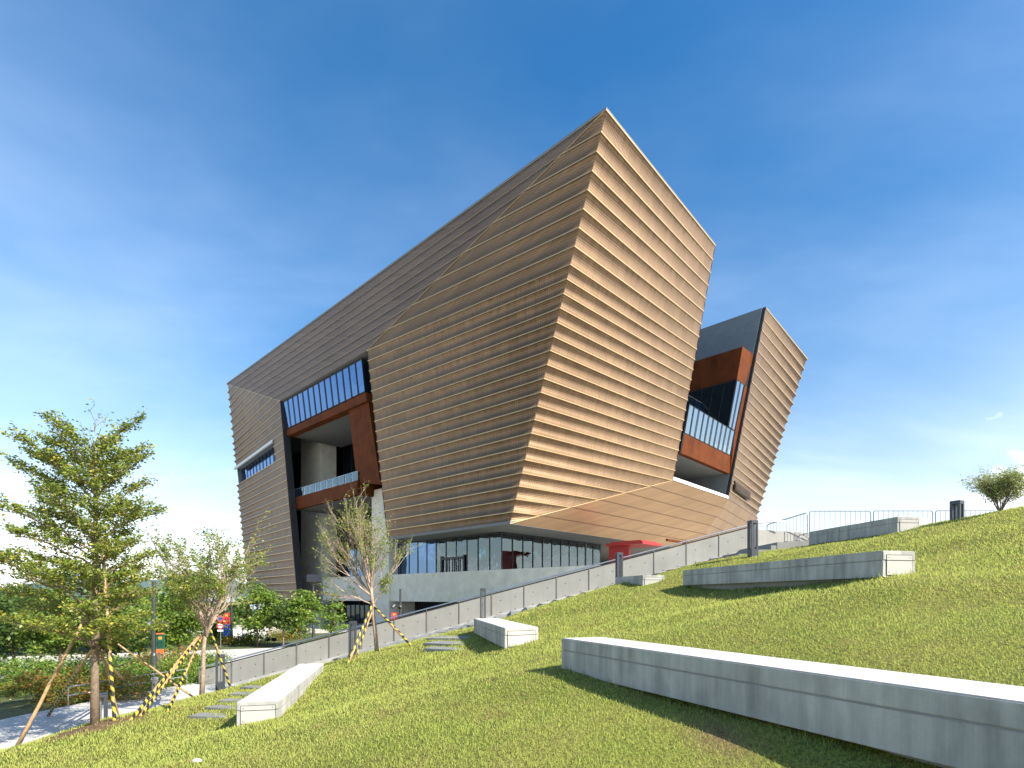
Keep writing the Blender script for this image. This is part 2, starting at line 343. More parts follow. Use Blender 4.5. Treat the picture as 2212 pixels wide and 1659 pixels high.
def leaf_mesh(name, pts, size, mat, updir=.5, aspect=.5):
    """rhombus leaves at pts with random heading, biased to lie flat"""
    n = len(pts); pts = np.asarray(pts, dtype=float)
    d = RNG.normal(size=(n, 3)); d[:, 2] *= .55; d /= np.linalg.norm(d, axis=1)[:, None]
    nrm = RNG.normal(size=(n, 3))*(1-updir)+np.array([0, 0, updir]); w = np.cross(d, nrm); w /= np.linalg.norm(w, axis=1)[:, None]+1e-9
    s = size*(RNG.random((n, 1))*.7+.6); b = np.cross(w, d)
    q = np.stack([pts, pts+d*s*.5+w*s*aspect*.5+b*s*.06, pts+d*s, pts+d*s*.5-w*s*aspect*.5+b*s*.06], 1).reshape(-1, 3)
    return numpy_mesh(name, q, 4, mat, RNG.random(n))
# ------------------------------------------------------------------ terrain
def stair_z(x): return -.672+.26*x
CP = [(0, 0, -1.5), (0, 4.3, -1.38), (-3.37, 6.4, -2.03), (-9.8, 12.5, -2.98), (-11.0, 11.5, -3.36), (-11.2, 13, -3.42), (-10.6, 15.8, -3.35), (-9.25, 16, -2.98), (-9.3, 17.2, -3.05), (-5.2, 10, -2.47), (-5.85, 10.3, -2.64), (-4.3, 10.3, -2.3), (-5.4, 15.6, -2.18), (-6.4, 15.7, -2.5),
      (-.16, 11.5, -1.18), (.62, 11.9, -1.02), (-1.25, 16.4, -1.2), (-.1, 16.8, -.78), (.7, 7.55, -1.07), (1.5, 8.1, -.93), (3.9, 4.1, -.72), (2.45, 3.2, -1.24), (2.1, 4.6, -1.13), (1.5, 5.9, -1.12), (6.2, 8.85, .29), (6.95, 9.2, .38), (5.0, 15.8, .2), (5.9, 12, .17), (7.2, 12.5, .62),
      (10.6, 14.7, 1.73), (10.1, 18.2, 1.66), (12.2, 13, 2.1), (6.24, 6.5, -.07), (8.6, 9, .72), (11, 10.5, 1.5), (14, 12.0, 2.2), (5.77, 18, .84), (2.1, 17.5, -.1), (4.3, 17.1, .3), (-4.3, 17, -1.78), (-5.56, 17.7, -2.13), (-2.6, 16.8, -1.36), (-7.3, 17.5, -2.52), (8, 18.5, 1.4), (-3, 18.8, -1.5), (0, 18.8, -.72), (-6.4, 19.5, -2.4), (-8, 20.5, -2.95), (-9.3, 20.5, -3.3),
      (5, 0, -.3), (-5, 0, -2.6), (-10, 2, -3.4), (-11, 7, -3.5), (0, -6, -1.5), (10, 2, 1.0), (16, 2, 2.1), (16, 8, 2.3), (12, 18, 1.95), (18, 18, 2.2), (18, 12, 2.4), (20, -6, 2.2), (-10, -6, -3.4), (8, -6, .6)]
CPa = np.array(CP)
def tps_fit(P, lam=.02):
    n = len(P); d = np.linalg.norm(P[:, None, :2]-P[None, :, :2], axis=2); K = np.where(d > 0, d**2*np.log(d+1e-9), 0)+lam*np.eye(n)
    A = np.zeros((n+3, n+3)); A[:n, :n] = K; A[:n, n] = 1; A[:n, n+1:] = P[:, :2]; A[n, :n] = 1; A[n+1:, :n] = P[:, :2].T
    return np.linalg.solve(A, np.concatenate([P[:, 2], [0, 0, 0]]))
TW = tps_fit(CPa)
def gz(x, y):
    x = np.atleast_1d(np.asarray(x, float)); y = np.atleast_1d(np.asarray(y, float)); n = len(CPa)
    d = np.sqrt((x[:, None]-CPa[None, :, 0])**2+(y[:, None]-CPa[None, :, 1])**2); K = np.where(d > 0, d**2*np.log(d+1e-9), 0)
    z = K@TW[:n]+TW[n]+TW[n+1]*x+TW[n+2]*y
    z += .018*np.sin(x*2.1+1.3*np.sin(y*1.7))+.014*np.sin(y*2.7+x*.9)
    return z
def g1(x, y): return float(gz([x], [y])[0])
EDGE = [(-6, -11.2), (5, -11.3), (11.5, -11.1), (13, -11.25), (15.8, -10.6), (17, -9.95), (19, -9.4), (22, -9.0)]
def lawn_left(y): return float(np.interp(y, [e[0] for e in EDGE], [e[1] for e in EDGE]))
def lawn_back(x): return 18.95 if x > -6.2 else 21.7
def bare_at(x, y):
    b = 0.0
    b = max(b, 1.25-math.hypot((x+9.6)/1.2, (y-12.2)/.95))
    b = max(b, .62-math.hypot((x-1.75)/.38, (y-4.55)/.8)*.7)
    return min(1, max(0, b*1.6))
def build_lawn():
    xs = np.concatenate([np.arange(-12, 14, .2), np.arange(14, 21, .5)]); ys = np.arange(-6, 22.2, .2)
    gx, gy = np.meshgrid(xs, ys); ll = np.array([lawn_left(y) for y in ys]); gx = np.maximum(gx, ll[:, None]); z = gz(gx.ravel(), gy.ravel()).reshape(gx.shape)
    nx, ny = len(xs), len(ys); v = [(float(gx[j, i]), float(gy[j, i]), float(z[j, i])) for j in range(ny) for i in range(nx)]; f = []
    for j in range(ny-1):
        for i in range(nx-1):
            cx_, cy_ = (gx[j, i]+gx[j, i+1])/2, (gy[j, i]+gy[j+1, i])/2
            if gx[j, i+1]-gx[j, i] < 1e-6 and gx[j+1, i+1]-gx[j+1, i] < 1e-6: continue
            if cy_ > lawn_back(cx_): continue
            f.append((j*nx+i, j*nx+i+1, (j+1)*nx+i+1, (j+1)*nx+i))
    me = bpy.data.meshes.new('lawn'); me.from_pydata(v, [], f); me.materials.append(M['lawn_ground'])
    a = me.attributes.new('bare', 'FLOAT', 'POINT'); a.data.foreach_set('value', [bare_at(p[0], p[1]) for p in v])
    me.polygons.foreach_set('use_smooth', [True]*len(f)); me.update()
    tag(new_obj('lawn', me), kind='structure')
build_lawn()
def sheet(name, poly, mat, kind='structure'):
    mb = MB(); mb.add(poly, [tuple(range(len(poly)))]); return tag(mb.build(name, mat), kind=kind)
def ribbon(name, left, right, mat):
    mb = MB(); n = len(left); mb.add(list(left)+list(right), [(i, i+1, n+i+1, n+i) for i in range(n-1)]); return tag(mb.build(name, mat), kind='structure')
GZ = -4.6
sheet('ground', [(-120, -40, GZ-.02), (160, -40, GZ-.02), (160, 175, GZ-.02), (-120, 175, GZ-.02)], 'plaza')
sheet('sea', [(-20000, 120, -9), (20000, 120, -9), (20000, 25000, -9), (-20000, 25000, -9)], 'sea_water')
# paved path rising past the lawn's lower edge
pl = [(-14.9, -6, -3.3), (-14.9, 8, -3.4), (-14.75, 13, -3.5), (-14.6, 16, -3.56), (-14.3, 18.5, -3.6), (-13.9, 20.5, -3.63), (-13.2, 23, -3.66), (-12.8, 26, -3.7)]
pr = [(-10.2, -6, -3.5), (-10.2, 8, -3.56), (-10.2, 13, -3.6), (-9.7, 16, -3.62), (-9.1, 18.5, -3.63), (-8.8, 20.5, -3.65), (-8.5, 21.8, -3.68), (-12.6, 26, -3.7)]
ribbon('path', pl, pr, 'paving')
# garden bank from the path down to the road
bank_l = [(-40, -6, -4.4), (-40, 8, -4.4), (-38, 13, -4.4), (-36, 16, -4.4), (-34, 20, -4.4), (-30, 25, -4.45), (-24, 32, -4.5), (-10, 41, -4.55)]
bank_r = [(-14.88, -6, -3.42), (-14.88, 8, -3.46), (-14.7, 13, -3.56), (-14.55, 16, -3.62), (-14.25, 18.5, -3.66), (-13.8, 20.5, -3.69), (-12.6, 26, -3.75), (14, 26, -4.5)]
ribbon('garden_ground', bank_l, bank_r, 'garden_soil')
# road across the forecourt with kerbs
ribbon('road', [(-60, 30, GZ+.02), (-30, 41, GZ+.02), (-15, 47.5, GZ+.02), (8, 54, GZ+.02), (40, 60, GZ+.02)], [(-60, 24, GZ), (-30, 33.5, GZ), (-15, 38, GZ), (8, 43, GZ), (40, 48, GZ)], 'road_surface')
mb = MB()
kp = [(-60, 30.1), (-30, 41.1), (-15, 47.6), (8, 54.1)]
for (x0, y0), (x1, y1) in zip(kp, kp[1:]):
    a = Vector((x0, y0, GZ-.1)); b = Vector((x1, y1, GZ-.1)); s_ = Vector((0, .25, 0)); mb.prism([a, b, b+s_, a+s_], (0, 0, .26))
tag(mb.build('kerb', 'kerb_stone'), kind='structure')
ribbon('verge', [(-60, 31, GZ+.1), (-30, 42, GZ+.1), (-15, 48.4, GZ+.1), (2, 53, GZ+.1)], [(-60, 42, GZ+.12), (-30, 62, GZ+.12), (-15, 66, GZ+.12), (2, 68, GZ+.12)], 'garden_soil')
# plateau beside the stair head, with a skirt down to the ground
mb = MB(); mb.prism([(9.4, 18.9, 1.9), (20.4, 18.9, 2.2), (20.4, 27, 2.35), (9.4, 27, 1.9)], (0, 0, -.3)); tag(mb.build('plaza_terrace', 'step_stone'), kind='structure')
# far hills across the water
def hills():
    mb = MB(); n = 60; vs = []; rs = random.Random(3)
    for i in range(n+1):
        x = -7000+i*180; h = 120+150*math.sin(i*.35)**2+90*rs.random(); vs += [(x, 7000, -9), (x, 7600, h), (x, 9000, -9)]
    mb.add(vs, [f for i in range(n) for f in ((i*3, i*3+3, i*3+4, i*3+1), (i*3+1, i*3+4, i*3+5, i*3+2))])
    tag(mb.build('hills', 'hill_cover', smooth=True), kind='structure')
hills()
# ------------------------------------------------------------------ museum
museum = thing('museum_building', (0, 62, GZ), 'huge angular museum clad in scalloped gold perforated metal bands', 'museum')
ZK = [46.0, 44.16]
for i in range(7): ZK.append(ZK[-1]-1.65)
for i in range(18): ZK.append(ZK[-1]-1.32)
ZK.append(7.6)                                            # 0..27
def line(p, q):
    p, q = Vector(p), Vector(q)
    return lambda z: p+(q-p)*((z-p.z)/(q.z-p.z))
APEX = Vector((8.92, 50.4, 46)); P0 = Vector((-.2, 56.15, 7.6)); FLB = Vector((-16.9, 72.3, 7.6)); FLT = Vector((-19.3, 70.9, ZK[8])); RT = Vector((26.7, 70.0, 46)); RB = Vector((21.55, 71.25, 15.45))
LT = Vector((-62, 115.9, 46)); WT = Vector((-38.8, 89.2, ZK[8])); WB = Vector((-35.6, 88.7, -1.7)); LB = Vector((-54.6, 110, -1.7))
T2L = Vector((40.6, 85.2, 46)); T2R = Vector((57.5, 103.7, 46)); T2LB = Vector((34.5, 85.0, 15.45)); T2RB = Vector((49.0, 106.2, 15.45))
corner = line(P0, APEX); crease = line(FLT, APEX); FLe = line(FLB, FLT); Re = line(RB, RT); crease2 = line(P0, RB); wcrease = line(WT, LT); wright = line(WB, WT); wleft = line(LB, LT); t2l = line(T2LB, T2L); t2r = line(T2RB, T2R)
PROF = [(0, 0, 0), (0, 1, 0), (.075, 1, 0), (.08, 0, -.22), (.16, 0, -.52), (.26, 0, -.8), (.38, 0, -.97), (.5, 0, -1), (.62, 0, -.92), (.75, 0, -.7), (.87, 0, -.4), (.95, 0, -.16), (1, 0, 0)]
def band(zt, zb, Lf, Rf, dl, dr, nl, nr, mats, ns=22, lip=.05, parent=museum, name='cladding_band', power=1.0, flat=False):
    rows = []; vs = []; uvs = []; prof = PROF if not flat else [(0, 0, 0), (0, 1, 0), (.05, 1, 0), (.055, 0, 0), (1, 0, 0)]
    for (t, e, o) in prof:
        z = zt+(zb-zt)*t; a = Lf(z); b = Rf(z); W = (b-a).length
        for i in range(ns+1):
            s = i/ns; D = dl*(1-s)**power+dr*s**power if power != 1 else dl*(1-s)+dr*s
            n = (nl*(1-s)+nr*s); p = a+(b-a)*s+n*(-o*D-e*lip)
            vs.append(p); uvs.append((s*W, t+40-round(zb/1.3)))
    k = ns+1; mb = MB()
    for r in range(len(prof)-1):
        for i in range(ns):
            f = (r*k+i, (r+1)*k+i, (r+1)*k+i+1, r*k+i+1); mb.f.append(f); mb.m.append(1 if r < 2 else 0); mb.uv.append([uvs[j] for j in f])
    mb.v = [tuple(v) for v in vs]
    return mb.build(name, mats, parent, uv=True)
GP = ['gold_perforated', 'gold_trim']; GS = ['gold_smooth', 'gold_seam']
NC = RD+LD
for k in range(27):
    zt, zb = ZK[k], ZK[k+1]
    lf = (lambda z: crease(z) if z > ZK[8] else FLe(z))
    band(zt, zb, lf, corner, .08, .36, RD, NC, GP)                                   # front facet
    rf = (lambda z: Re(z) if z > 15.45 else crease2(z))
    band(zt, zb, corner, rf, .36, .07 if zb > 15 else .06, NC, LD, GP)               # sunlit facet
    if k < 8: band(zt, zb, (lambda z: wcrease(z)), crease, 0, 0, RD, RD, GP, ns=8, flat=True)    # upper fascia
for a_, b_ in ((FLT, APEX), (WT, LT), (P0, RB)):
    mb = MB(); mb.tube([a_, b_], .035, 6); mb.build('crease_trim', 'gold_trim', museum)
# left wing down to its own soffit
ZW = ZK[:9]+[ZK[8]-1.32*i for i in range(1, 26)]+[-1.7]
SLOT = (12, 15)
for k in range(len(ZW)-1):
    zt, zb = ZW[k], ZW[k+1]
    rt = (lambda z: wcrease(z) if z > ZK[8]-1e-6 else wright(z))
    if zt > ZK[8]+.01:
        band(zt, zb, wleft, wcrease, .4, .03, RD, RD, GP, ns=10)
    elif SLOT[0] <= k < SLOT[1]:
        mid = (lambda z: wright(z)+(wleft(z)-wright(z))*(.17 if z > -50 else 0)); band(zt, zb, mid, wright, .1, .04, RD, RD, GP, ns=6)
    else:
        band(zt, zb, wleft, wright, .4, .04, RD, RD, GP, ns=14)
# second tower on the right
ZT = ZK[:9]+[ZK[8]-1.32*i for i in range(1, 13)]+[15.45]
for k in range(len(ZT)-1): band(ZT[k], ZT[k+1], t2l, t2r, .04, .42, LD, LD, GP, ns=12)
# smooth inclined underside below the sunlit facet
def soffit_edge(r, l0):
    def f(z): l = -38.4+(z-7.6)*.7325+l0; return RD*r-LD*l+UP*z
    return f
zs = [15.45]+[z for z in ZK if z < 15.4]
r_end = RD.dot(T2LB)
for k in range(len(zs)-1):
    band(zs[k], zs[k+1], crease2, soffit_edge(r_end, 0), 0, 0, LD, LD, GS, ns=10, flat=True, lip=.03, name='underside_panel')
    f2 = soffit_edge(r_end, 0); off2 = T2RB-soffit_edge(r_end, 0)(15.45); f3 = (lambda z, f2=f2, o=off2: f2(z)+o)
    band(zs[k], zs[k+1], f2, f3, 0, 0, LD, LD, GS, ns=6, flat=True, lip=.03, name='underside_panel')
def part(name, mat, mbf, parent=museum, **k):
    mb = MB(); mbf(mb); return mb.build(name, mat, parent, **k)
# roof deck with the notch between the towers, coping along the visible eaves
nd = 26
roof = [APEX, RT, RT+LD*nd, T2L+LD*nd, T2L, T2R, T2R+LD*88, LT]
part('roof', 'slate_wall', lambda m: m.prism([p+UP*.02 for p in roof], (0, 0, .12)))
for a, b in ((LT, APEX), (APEX, RT), (T2L, T2R)):
    dirv = (b-a).normalized(); inn = UP.cross(dirv); inn = inn if inn.dot(Vector((0, 1, 0))) > 0 else -inn
    part('coping', 'slate_wall', lambda m: m.prism([a+UP*.15, b+UP*.15, b+inn*.5+UP*.15, a+inn*.5+UP*.15], (0, 0, .07)))
# hidden rear walls that close the body
part('rear_wall', 'slate_wall', lambda m: (m.quad(T2R+LD*.3, T2R+LD*88, T2RB+LD*88, T2RB+LD*.6), m.quad(T2R+LD*88, LT+RD*.3, LB+RD*.8, T2RB+LD*88), m.quad(T2RB+LD*14, T2RB+LD*88, T2RB+LD*88-UP*20, T2RB+LD*14-UP*20)))
# flat soffit over the entrance level
cz = 7.58
SO = soffit_edge(r_end+30, 0)(7.6)
part('entrance_soffit', 'soffit_grey', lambda m: m.prism([Vector((FLB.x, FLB.y, cz)), Vector((P0.x, P0.y, cz)), Vector((SO.x, SO.y, cz)), Vector((SO.x, SO.y, cz))+LD*40, Vector((FLB.x, FLB.y, cz))+RD*45], (0, 0, .3)))
# inner returns of the recess openings
part('recess_reveal', 'dark_metal', lambda m: (m.quad(WT, WB, WB+RD*1.2, WT+RD*1.2)))
part('recess_reveal', 'dark_metal', lambda m: (m.quad(FLT, FLB, FLB+RD*10, FLT+RD*10)))
part('recess_reveal', 'soffit_grey', lambda m: (m.quad(FLT, WT, WT+RD*10, FLT+RD*10)))
part('recess_reveal', 'soffit_grey', lambda m: (m.prism([WB, LB, LB+RD*30, WB+RD*30], (0, 0, .2))))
# ---- planes of the two recesses
def A(u, v, off=0.0):
    a, c = (u-CX)/F, (HY-v)/F; y = (42.13+off)/(.6818*a+.7316+.105*c); return Vector((a*y, y, c*y))
def B(u, v, off=0.0):
    a, c = (u-CX)/F, (HY-v)/F; y = (-34.86+off)/(.7316*a-.6818-.1426*c); return Vector((a*y, y, c*y))
def window_band(tl, tr, br, bl, n, glass, ext, parent=museum, mw=.07, proud=.09, frame='dark_metal', name='window_band', outward=None):
    """n panes between two slanted rails; each pane and each mullion its own piece"""
    nrm = (tr-tl).cross(bl-tl).normalized()
    if nrm.dot(-tl) < 0: nrm = -nrm
    fr = MB(); w = mw
    rail = (bl-tl).normalized()*w*1.3
    fr.prism([tl, tr, tr+rail, tl+rail], -nrm*.12); fr.prism([bl-rail, br-rail, br, bl], -nrm*.12)
    root = fr.build(name, frame, parent)
    for i in range(n+1):
        s = i/n; a = tl+(tr-tl)*s; b = bl+(br-bl)*s; d = (tr-tl).normalized()*w/2
        m = MB(); m.prism([a-d, a+d, b+d, b-d], nrm*proud); m.build('mullion', frame, root)
    for i in range(n):
        p = [tl+(tr-tl)*(i/n), tl+(tr-tl)*((i+1)/n), bl+(br-bl)*((i+1)/n), bl+(br-bl)*(i/n)]
        j = RNG.normal(size=2)*.006; sh = [q-nrm*(.03+.0)+nrm*(j[0]*(k in (1, 2))+j[1]*(k in (2, 3))) for k, q in enumerate(p)]
        m = MB(); m.prism(sh, -nrm*.02); m.build('pane', glass, root)
    return root
# ---- left recess: ribbon window, weathering steel frame, balcony
window_band(A(611, 869, .4), A(781.5, 775, .4), A(788.8, 845.5, .4), A(618, 927, .4), 14, 'glass_blue', RD)
part('window_return', 'glass_dark', lambda m: m.quad(A(781.5, 775, .4), A(788.8, 845.5, .4), A(788.8, 845.5, .4)+RD*8, A(781.5, 775, .4)+RD*8))
part('window_backing', 'dark_metal', lambda m: m.quad(A(611, 866, 2.4), A(781.5, 772, 2.4), A(788.8, 846, 2.4), A(618, 928, 2.4)))
bt = [A(618.5, 928.5, .35), A(789.5, 847, .35), A(792.5, 866, .35), A(620, 941.5, .35)]
part('steel_beam', 'corten', lambda m: m.prism(bt, RD*1.2))
part('ceiling', 'soffit_grey', lambda m: m.prism([A(620, 941, .6), A(792, 865.5, .6), A(792, 865.5, .6)+RD*10, A(620, 941, .6)+RD*10], (0, 0, .25)))
part('steel_frame_leg', 'corten', lambda m: m.prism([A(753, 881, .8), A(795, 863, .8), A(822, 1046, .8), A(771, 1042, .8)], RD*1.0))
fb = [A(634, 1075.6, .5), A(773.5, 1036.8, .5), A(772.6, 1067.6, .5), A(634, 1102, .5)]
balc = part('balcony', 'corten', lambda m: m.prism(fb, RD*.6))
part('balcony_side', 'corten', lambda m: m.prism([fb[1], fb[1]+RD*9, fb[2]+RD*9, fb[2]], LD*.4), balc)
part('balcony_soffit', 'soffit_grey', lambda m: m.prism([fb[3]+UP*.05+RD*.62, fb[2]+UP*.05+RD*.62+LD*.42, fb[2]+UP*.05+RD*9+LD*.42, fb[3]+UP*.05+RD*9], (0, 0, .4)), balc)
# glass balustrade
tl, tr, br, bl = A(634, 1058.5, .55), A(773.4, 1017.5, .55), A(773.5, 1036.8, .55), A(634, 1075.6, .55)
bal = part('balustrade', 'steel', lambda m: m.tube([tl+UP*.02, tr+UP*.02, tr+UP*.02+RD*5], .03, 5))
for i in range(11):
    p = [tl+(tr-tl)*((i+.04)/11), tl+(tr-tl)*((i+.96)/11), bl+(br-bl)*((i+.96)/11), bl+(br-bl)*((i+.04)/11)]
    part('glass_panel', 'glass_rail', lambda m: m.prism(p, RD*.02), bal)
    q = bl+(br-bl)*((i+.5)/11)+RD*.5; part('brace', 'steel', lambda m: m.tube([q, q+UP*1.0+RD*-.35], .025, 5), bal)
for i in range(3):
    a = tr+RD*(.1+i*1.6); b = br+RD*(.1+i*1.6); part('glass_panel', 'glass_rail', lambda m: m.prism([a, a+RD*1.5, b+RD*1.5, b], LD*.02), bal)
# back of the recess: dark curtain wall, concrete piers
def pier(u0, u1, v_top, off, name='concrete_pier', zb=GZ, depth=3.0):
    a0, a1 = (u0-CX)/F, (u1-CX)/F; r = 42.13+off; y0 = r/(.6818*a0+.7316); y1 = r/(.6818*a1+.7316); zt = (HY-v_top)/F*y0
    p0 = Vector((a0*y0, y0, zt)); p1 = Vector((a1*y1, y1, zt)); h = UP*(zt-zb)
    return part(name, 'building_concrete', lambda m: m.prism([p0, p1, p1-h, p0-h], RD*depth))
pier(650, 693, 945, 4.2)
pier(803, 840, 1060, 1.6, depth=6)
def vwall(u0, u1, z0, z1, r):
    a0, a1 = (u0-CX)/F, (u1-CX)/F; y0 = r/(.6818*a0+.7316); y1 = r/(.6818*a1+.7316)
    return [Vector((a0*y0, y0, z1)), Vector((a1*y1, y1, z1)), Vector((a1*y1, y1, z0)), Vector((a0*y0, y0, z0))]
q = vwall(598, 860, 16.2, 30, 51.5); window_band(q[0], q[1], q[2], q[3], 16, 'glass_dark', RD, name='curtain_wall', mw=.16)
q = vwall(598, 760, 2.0, 15, 51.0); window_band(q[0], q[1], q[2], q[3], 12, 'glass_dark', RD, name='curtain_wall', mw=.16)
q = vwall(640, 860, GZ, 1.2, 50.5); window_band(q[0], q[1], q[2], q[3], 14, 'glass_dark', RD, name='curtain_wall', mw=.14)
q = vwall(590, 870, 1.2, 2.0, 50.8); part('spandrel', 'dark_metal', lambda m: m.prism(q, RD*.3))
q = vwall(590, 870, GZ-.1, 33, 56); part('recess_back_wall', 'slate_wall', lambda m: m.prism(q, RD*.3))
# ---- slot window in the left wing
sl0 = wright(ZW[SLOT[0]])+(wleft(ZW[SLOT[0]])-wright(ZW[SLOT[0]]))*.17; sl1 = wleft(ZW[SLOT[0]])
sb0 = wright(ZW[SLOT[1]])+(wleft(ZW[SLOT[1]])-wright(ZW[SLOT[1]]))*.17; sb1 = wleft(ZW[SLOT[1]])
inw = RD*1.0
window_band(sl1+inw*1.3+UP*-.1, sl0+inw*1.3+UP*-.1, sb0+inw*1.3, sb1+inw*1.3, 12, 'glass_blue', RD, name='slot_window', mw=.06)
part('slot_head', 'pale_paint', lambda m: m.prism([sl0-inw*.12, sl1-inw*.12, sl1-inw*.12-UP*.5, sl0-inw*.12-UP*.5], inw*.3))
part('slot_soffit', 'soffit_grey', lambda m: m.quad(sl0-UP*.25, sl1-UP*.25, sl1+inw*1.4-UP*.25, sl0+inw*1.4-UP*.25))
part('slot_sill', 'soffit_grey', lambda m: (m.quad(sb0, sb1, sb1+inw*1.4, sb0+inw*1.4), m.quad(sl0, sb0, sb0+inw*1.4, sl0+inw*1.4)))
# ---- right recess between the towers
G0 = T2L+LD*.55-RD*.3; G1 = T2LB+LD*.55-RD*.3
part('slate_side_wall', 'slate_wall', lambda m: m.prism([G0+UP*.1, G1, G1+LD*34, G0+LD*34+UP*.1], RD*.4))
part('steel_edge', 'dark_metal', lambda m: m.prism([T2L-RD*.25, T2LB-RD*.25, T2LB+LD*.5-RD*.25, T2L+LD*.5-RD*.25], RD*.1))
part('recess_reveal', 'dark_metal', lambda m: m.quad(RT, RB, RB+LD*26, RT+LD*26))
o_ = -.55
ct = [B(1604.3, 748.5, o_), B(1628.5, 766, o_), B(1610, 833, o_), B(1592, 818.5, o_)]
cb = part('steel_clad_box', 'corten', lambda m: m.prism(ct, LD*22))
g4 = [B(1592, 819.5, o_), B(1608.5, 831.5, o_), B(1588, 931, o_), B(1573.5, 921.5, o_)]
window_band(g4[0], g4[1], g4[2], g4[3], 2, 'glass_pale', LD, name='bay_window')
gs0, gs1 = g4[0]+LD*.05-RD*.02, g4[3]+LD*.05-RD*.02
window_band(gs0+LD*16, gs0, gs1, gs1+LD*16, 9, 'glass_dark', LD, name='bay_side_window', mw=.08)
part('steel_strip', 'corten', lambda m: m.prism([B(1609, 831.5, o_+.05), B(1618, 838, o_+.05), B(1583.5, 1024, o_+.05), B(1577, 1023, o_+.05), B(1588, 931, o_+.05)], LD*1.2))
lg = [B(1488.3, 871.8, o_), B(1587.7, 931.8, o_), B(1577.7, 984, o_), B(1478.3, 935, o_)]
window_band(*lg, 10, 'glass_pale', LD, name='parapet_window', mw=.06)
part('window_backing', 'dark_metal', lambda m: m.quad(*[p+LD*2.0 for p in lg]))
part('window_backing', 'dark_metal', lambda m: m.quad(*[p+LD*2.0 for p in g4]))
lc = [B(1478, 935.8, o_), B(1577.7, 985, o_), B(1576.5, 1023.5, o_), B(1469.3, 977.5, o_)]
lcb = part('steel_clad_parapet', 'corten', lambda m: m.prism(lc, LD*.7))
part('parapet_end', 'dark_metal', lambda m: m.prism([lg[0], lc[3], lc[3]+LD*6, lg[0]+LD*6], RD*.35))
part('balcony_soffit', 'soffit_grey', lambda m: m.prism([lc[3]+LD*.72+UP*.05, lc[2]+LD*.72+UP*.05, lc[2]+LD*12+UP*.05, lc[3]+LD*12+UP*.05], (0, 0, .3)))
part('terrace_floor', 'soffit_grey', lambda m: m.prism([lc[0]+LD*.72, lc[1]+LD*.72, lc[1]+LD*12, lc[0]+LD*12], (0, 0, .1)))
gb0 = B(1486, 853, -5.5); gb1 = B(1522, 874, -5.5)
gb = part('balustrade', 'steel', lambda m: m.tube([gb0, gb1], .035, 5))
for i in range(3):
    a = gb0+(gb1-gb0)*((i+.03)/3); b = gb0+(gb1-gb0)*((i+.97)/3); part('glass_panel', 'glass_rail', lambda m: m.prism([a, b, b-UP*1.6, a-UP*1.6], LD*.02), gb)
# lower opening
e0, e1 = RB, T2LB
part('sill_strip', 'white_paint', lambda m: m.prism([e0-LD*.05, e1-LD*.05, e1+LD*.6, e0+LD*.6], (0, 0, .45)))
part('recess_floor', 'soffit_grey', lambda m: m.quad(e0, e1, e1+LD*14, e0+LD*14))
part('recess_concrete_wall', 'building_concrete', lambda m: m.prism([e0+LD*9, e0+(e1-e0)*.62+LD*9, e0+(e1-e0)*.62+LD*9+UP*6.5, e0+LD*9+UP*6.5], LD*.4))
part('recess_fin', 'pale_paint', lambda m: m.prism([e0+(e1-e0)*.60+LD*8, e0+(e1-e0)*.66+LD*8, e0+(e1-e0)*.66+LD*8+UP*6.2, e0+(e1-e0)*.60+LD*8+UP*6.2], LD*.8))
q = [e0+(e1-e0)*.62+LD*9.5+UP*6, e1+LD*9.5+UP*6, e1+LD*9.5, e0+(e1-e0)*.62+LD*9.5]; window_band(*q, 4, 'glass_dark', LD, name='recess_window')
part('recess_back_wall', 'slate_wall', lambda m: m.prism([e0+LD*22, e1+LD*22, e1+LD*22+UP*30, e0+LD*22+UP*30], LD*.3))
# ventilation louvre at the foot of the right tower
lv0 = t2l(18.6)+(t2r(18.6)-t2l(18.6))*.05; lv1 = t2l(18.6)+(t2r(18.6)-t2l(18.6))*.52
lou = part('louvre', 'dark_metal', lambda m: m.prism([lv0+LD*.02, lv1+LD*.14, lv1+LD*.14-UP*1.5, lv0+LD*.02-UP*1.5], -LD*.14))
for i in range(16):
    a = lv0+(lv1-lv0)*((i+.2)/16)-LD*.18+UP*-.1; b = lv0+(lv1-lv0)*((i+.65)/16)-LD*.14+UP*-.1
    part('slat', 'gold_smooth', lambda m: m.prism([a, b, b-UP*1.3, a-UP*1.3], -LD*.08), lou)
# ---- entrance level: terrace parapet and glazed lobby
rg, lgz = 45.2, 43.8
GC = RD*rg+LD*lgz
def gp(l, z): return RD*rg+LD*l+UP*z
window_band(gp(84, 7.5), gp(lgz, 7.5), gp(lgz, 2.9), gp(84, 2.9), 22, 'glass_blue', RD, name='lobby_glazing', mw=.07, proud=.14) if False else None
window_band(gp(80, 7.5), gp(56, 7.5), gp(56, 2.9), gp(80, 2.9), 12, 'glass_lobby', RD, name='lobby_glazing', mw=.07, proud=.05)
window_band(gp(55.98, 7.5), gp(lgz, 7.5), gp(lgz, 2.9), gp(55.98, 2.9), 6, 'glass_clear', RD, name='lobby_glazing', mw=.07, proud=.05)
def gq(r, z): return RD*r+LD*lgz+UP*z
window_band(gq(rg+.02, 7.5), gq(66, 7.5), gq(66, 2.9), gq(rg+.02, 2.9), 11, 'glass_clear', LD, name='lobby_glazing', mw=.09, proud=.05)
part('lobby_floor', 'step_stone', lambda m: m.prism([gp(34, 2.75), gp(80, 2.75), gp(80, 2.75)+RD*25, gp(34, 2.75)+RD*25], (0, 0, -.2)))
part('lobby_wall', 'interior_plaster', lambda m: m.prism([GC+RD*4+LD*6+UP*2.8, GC+RD*17+LD*6+UP*2.8, GC+RD*17+LD*6+UP*7.5, GC+RD*4+LD*6+UP*7.5], LD*.3))
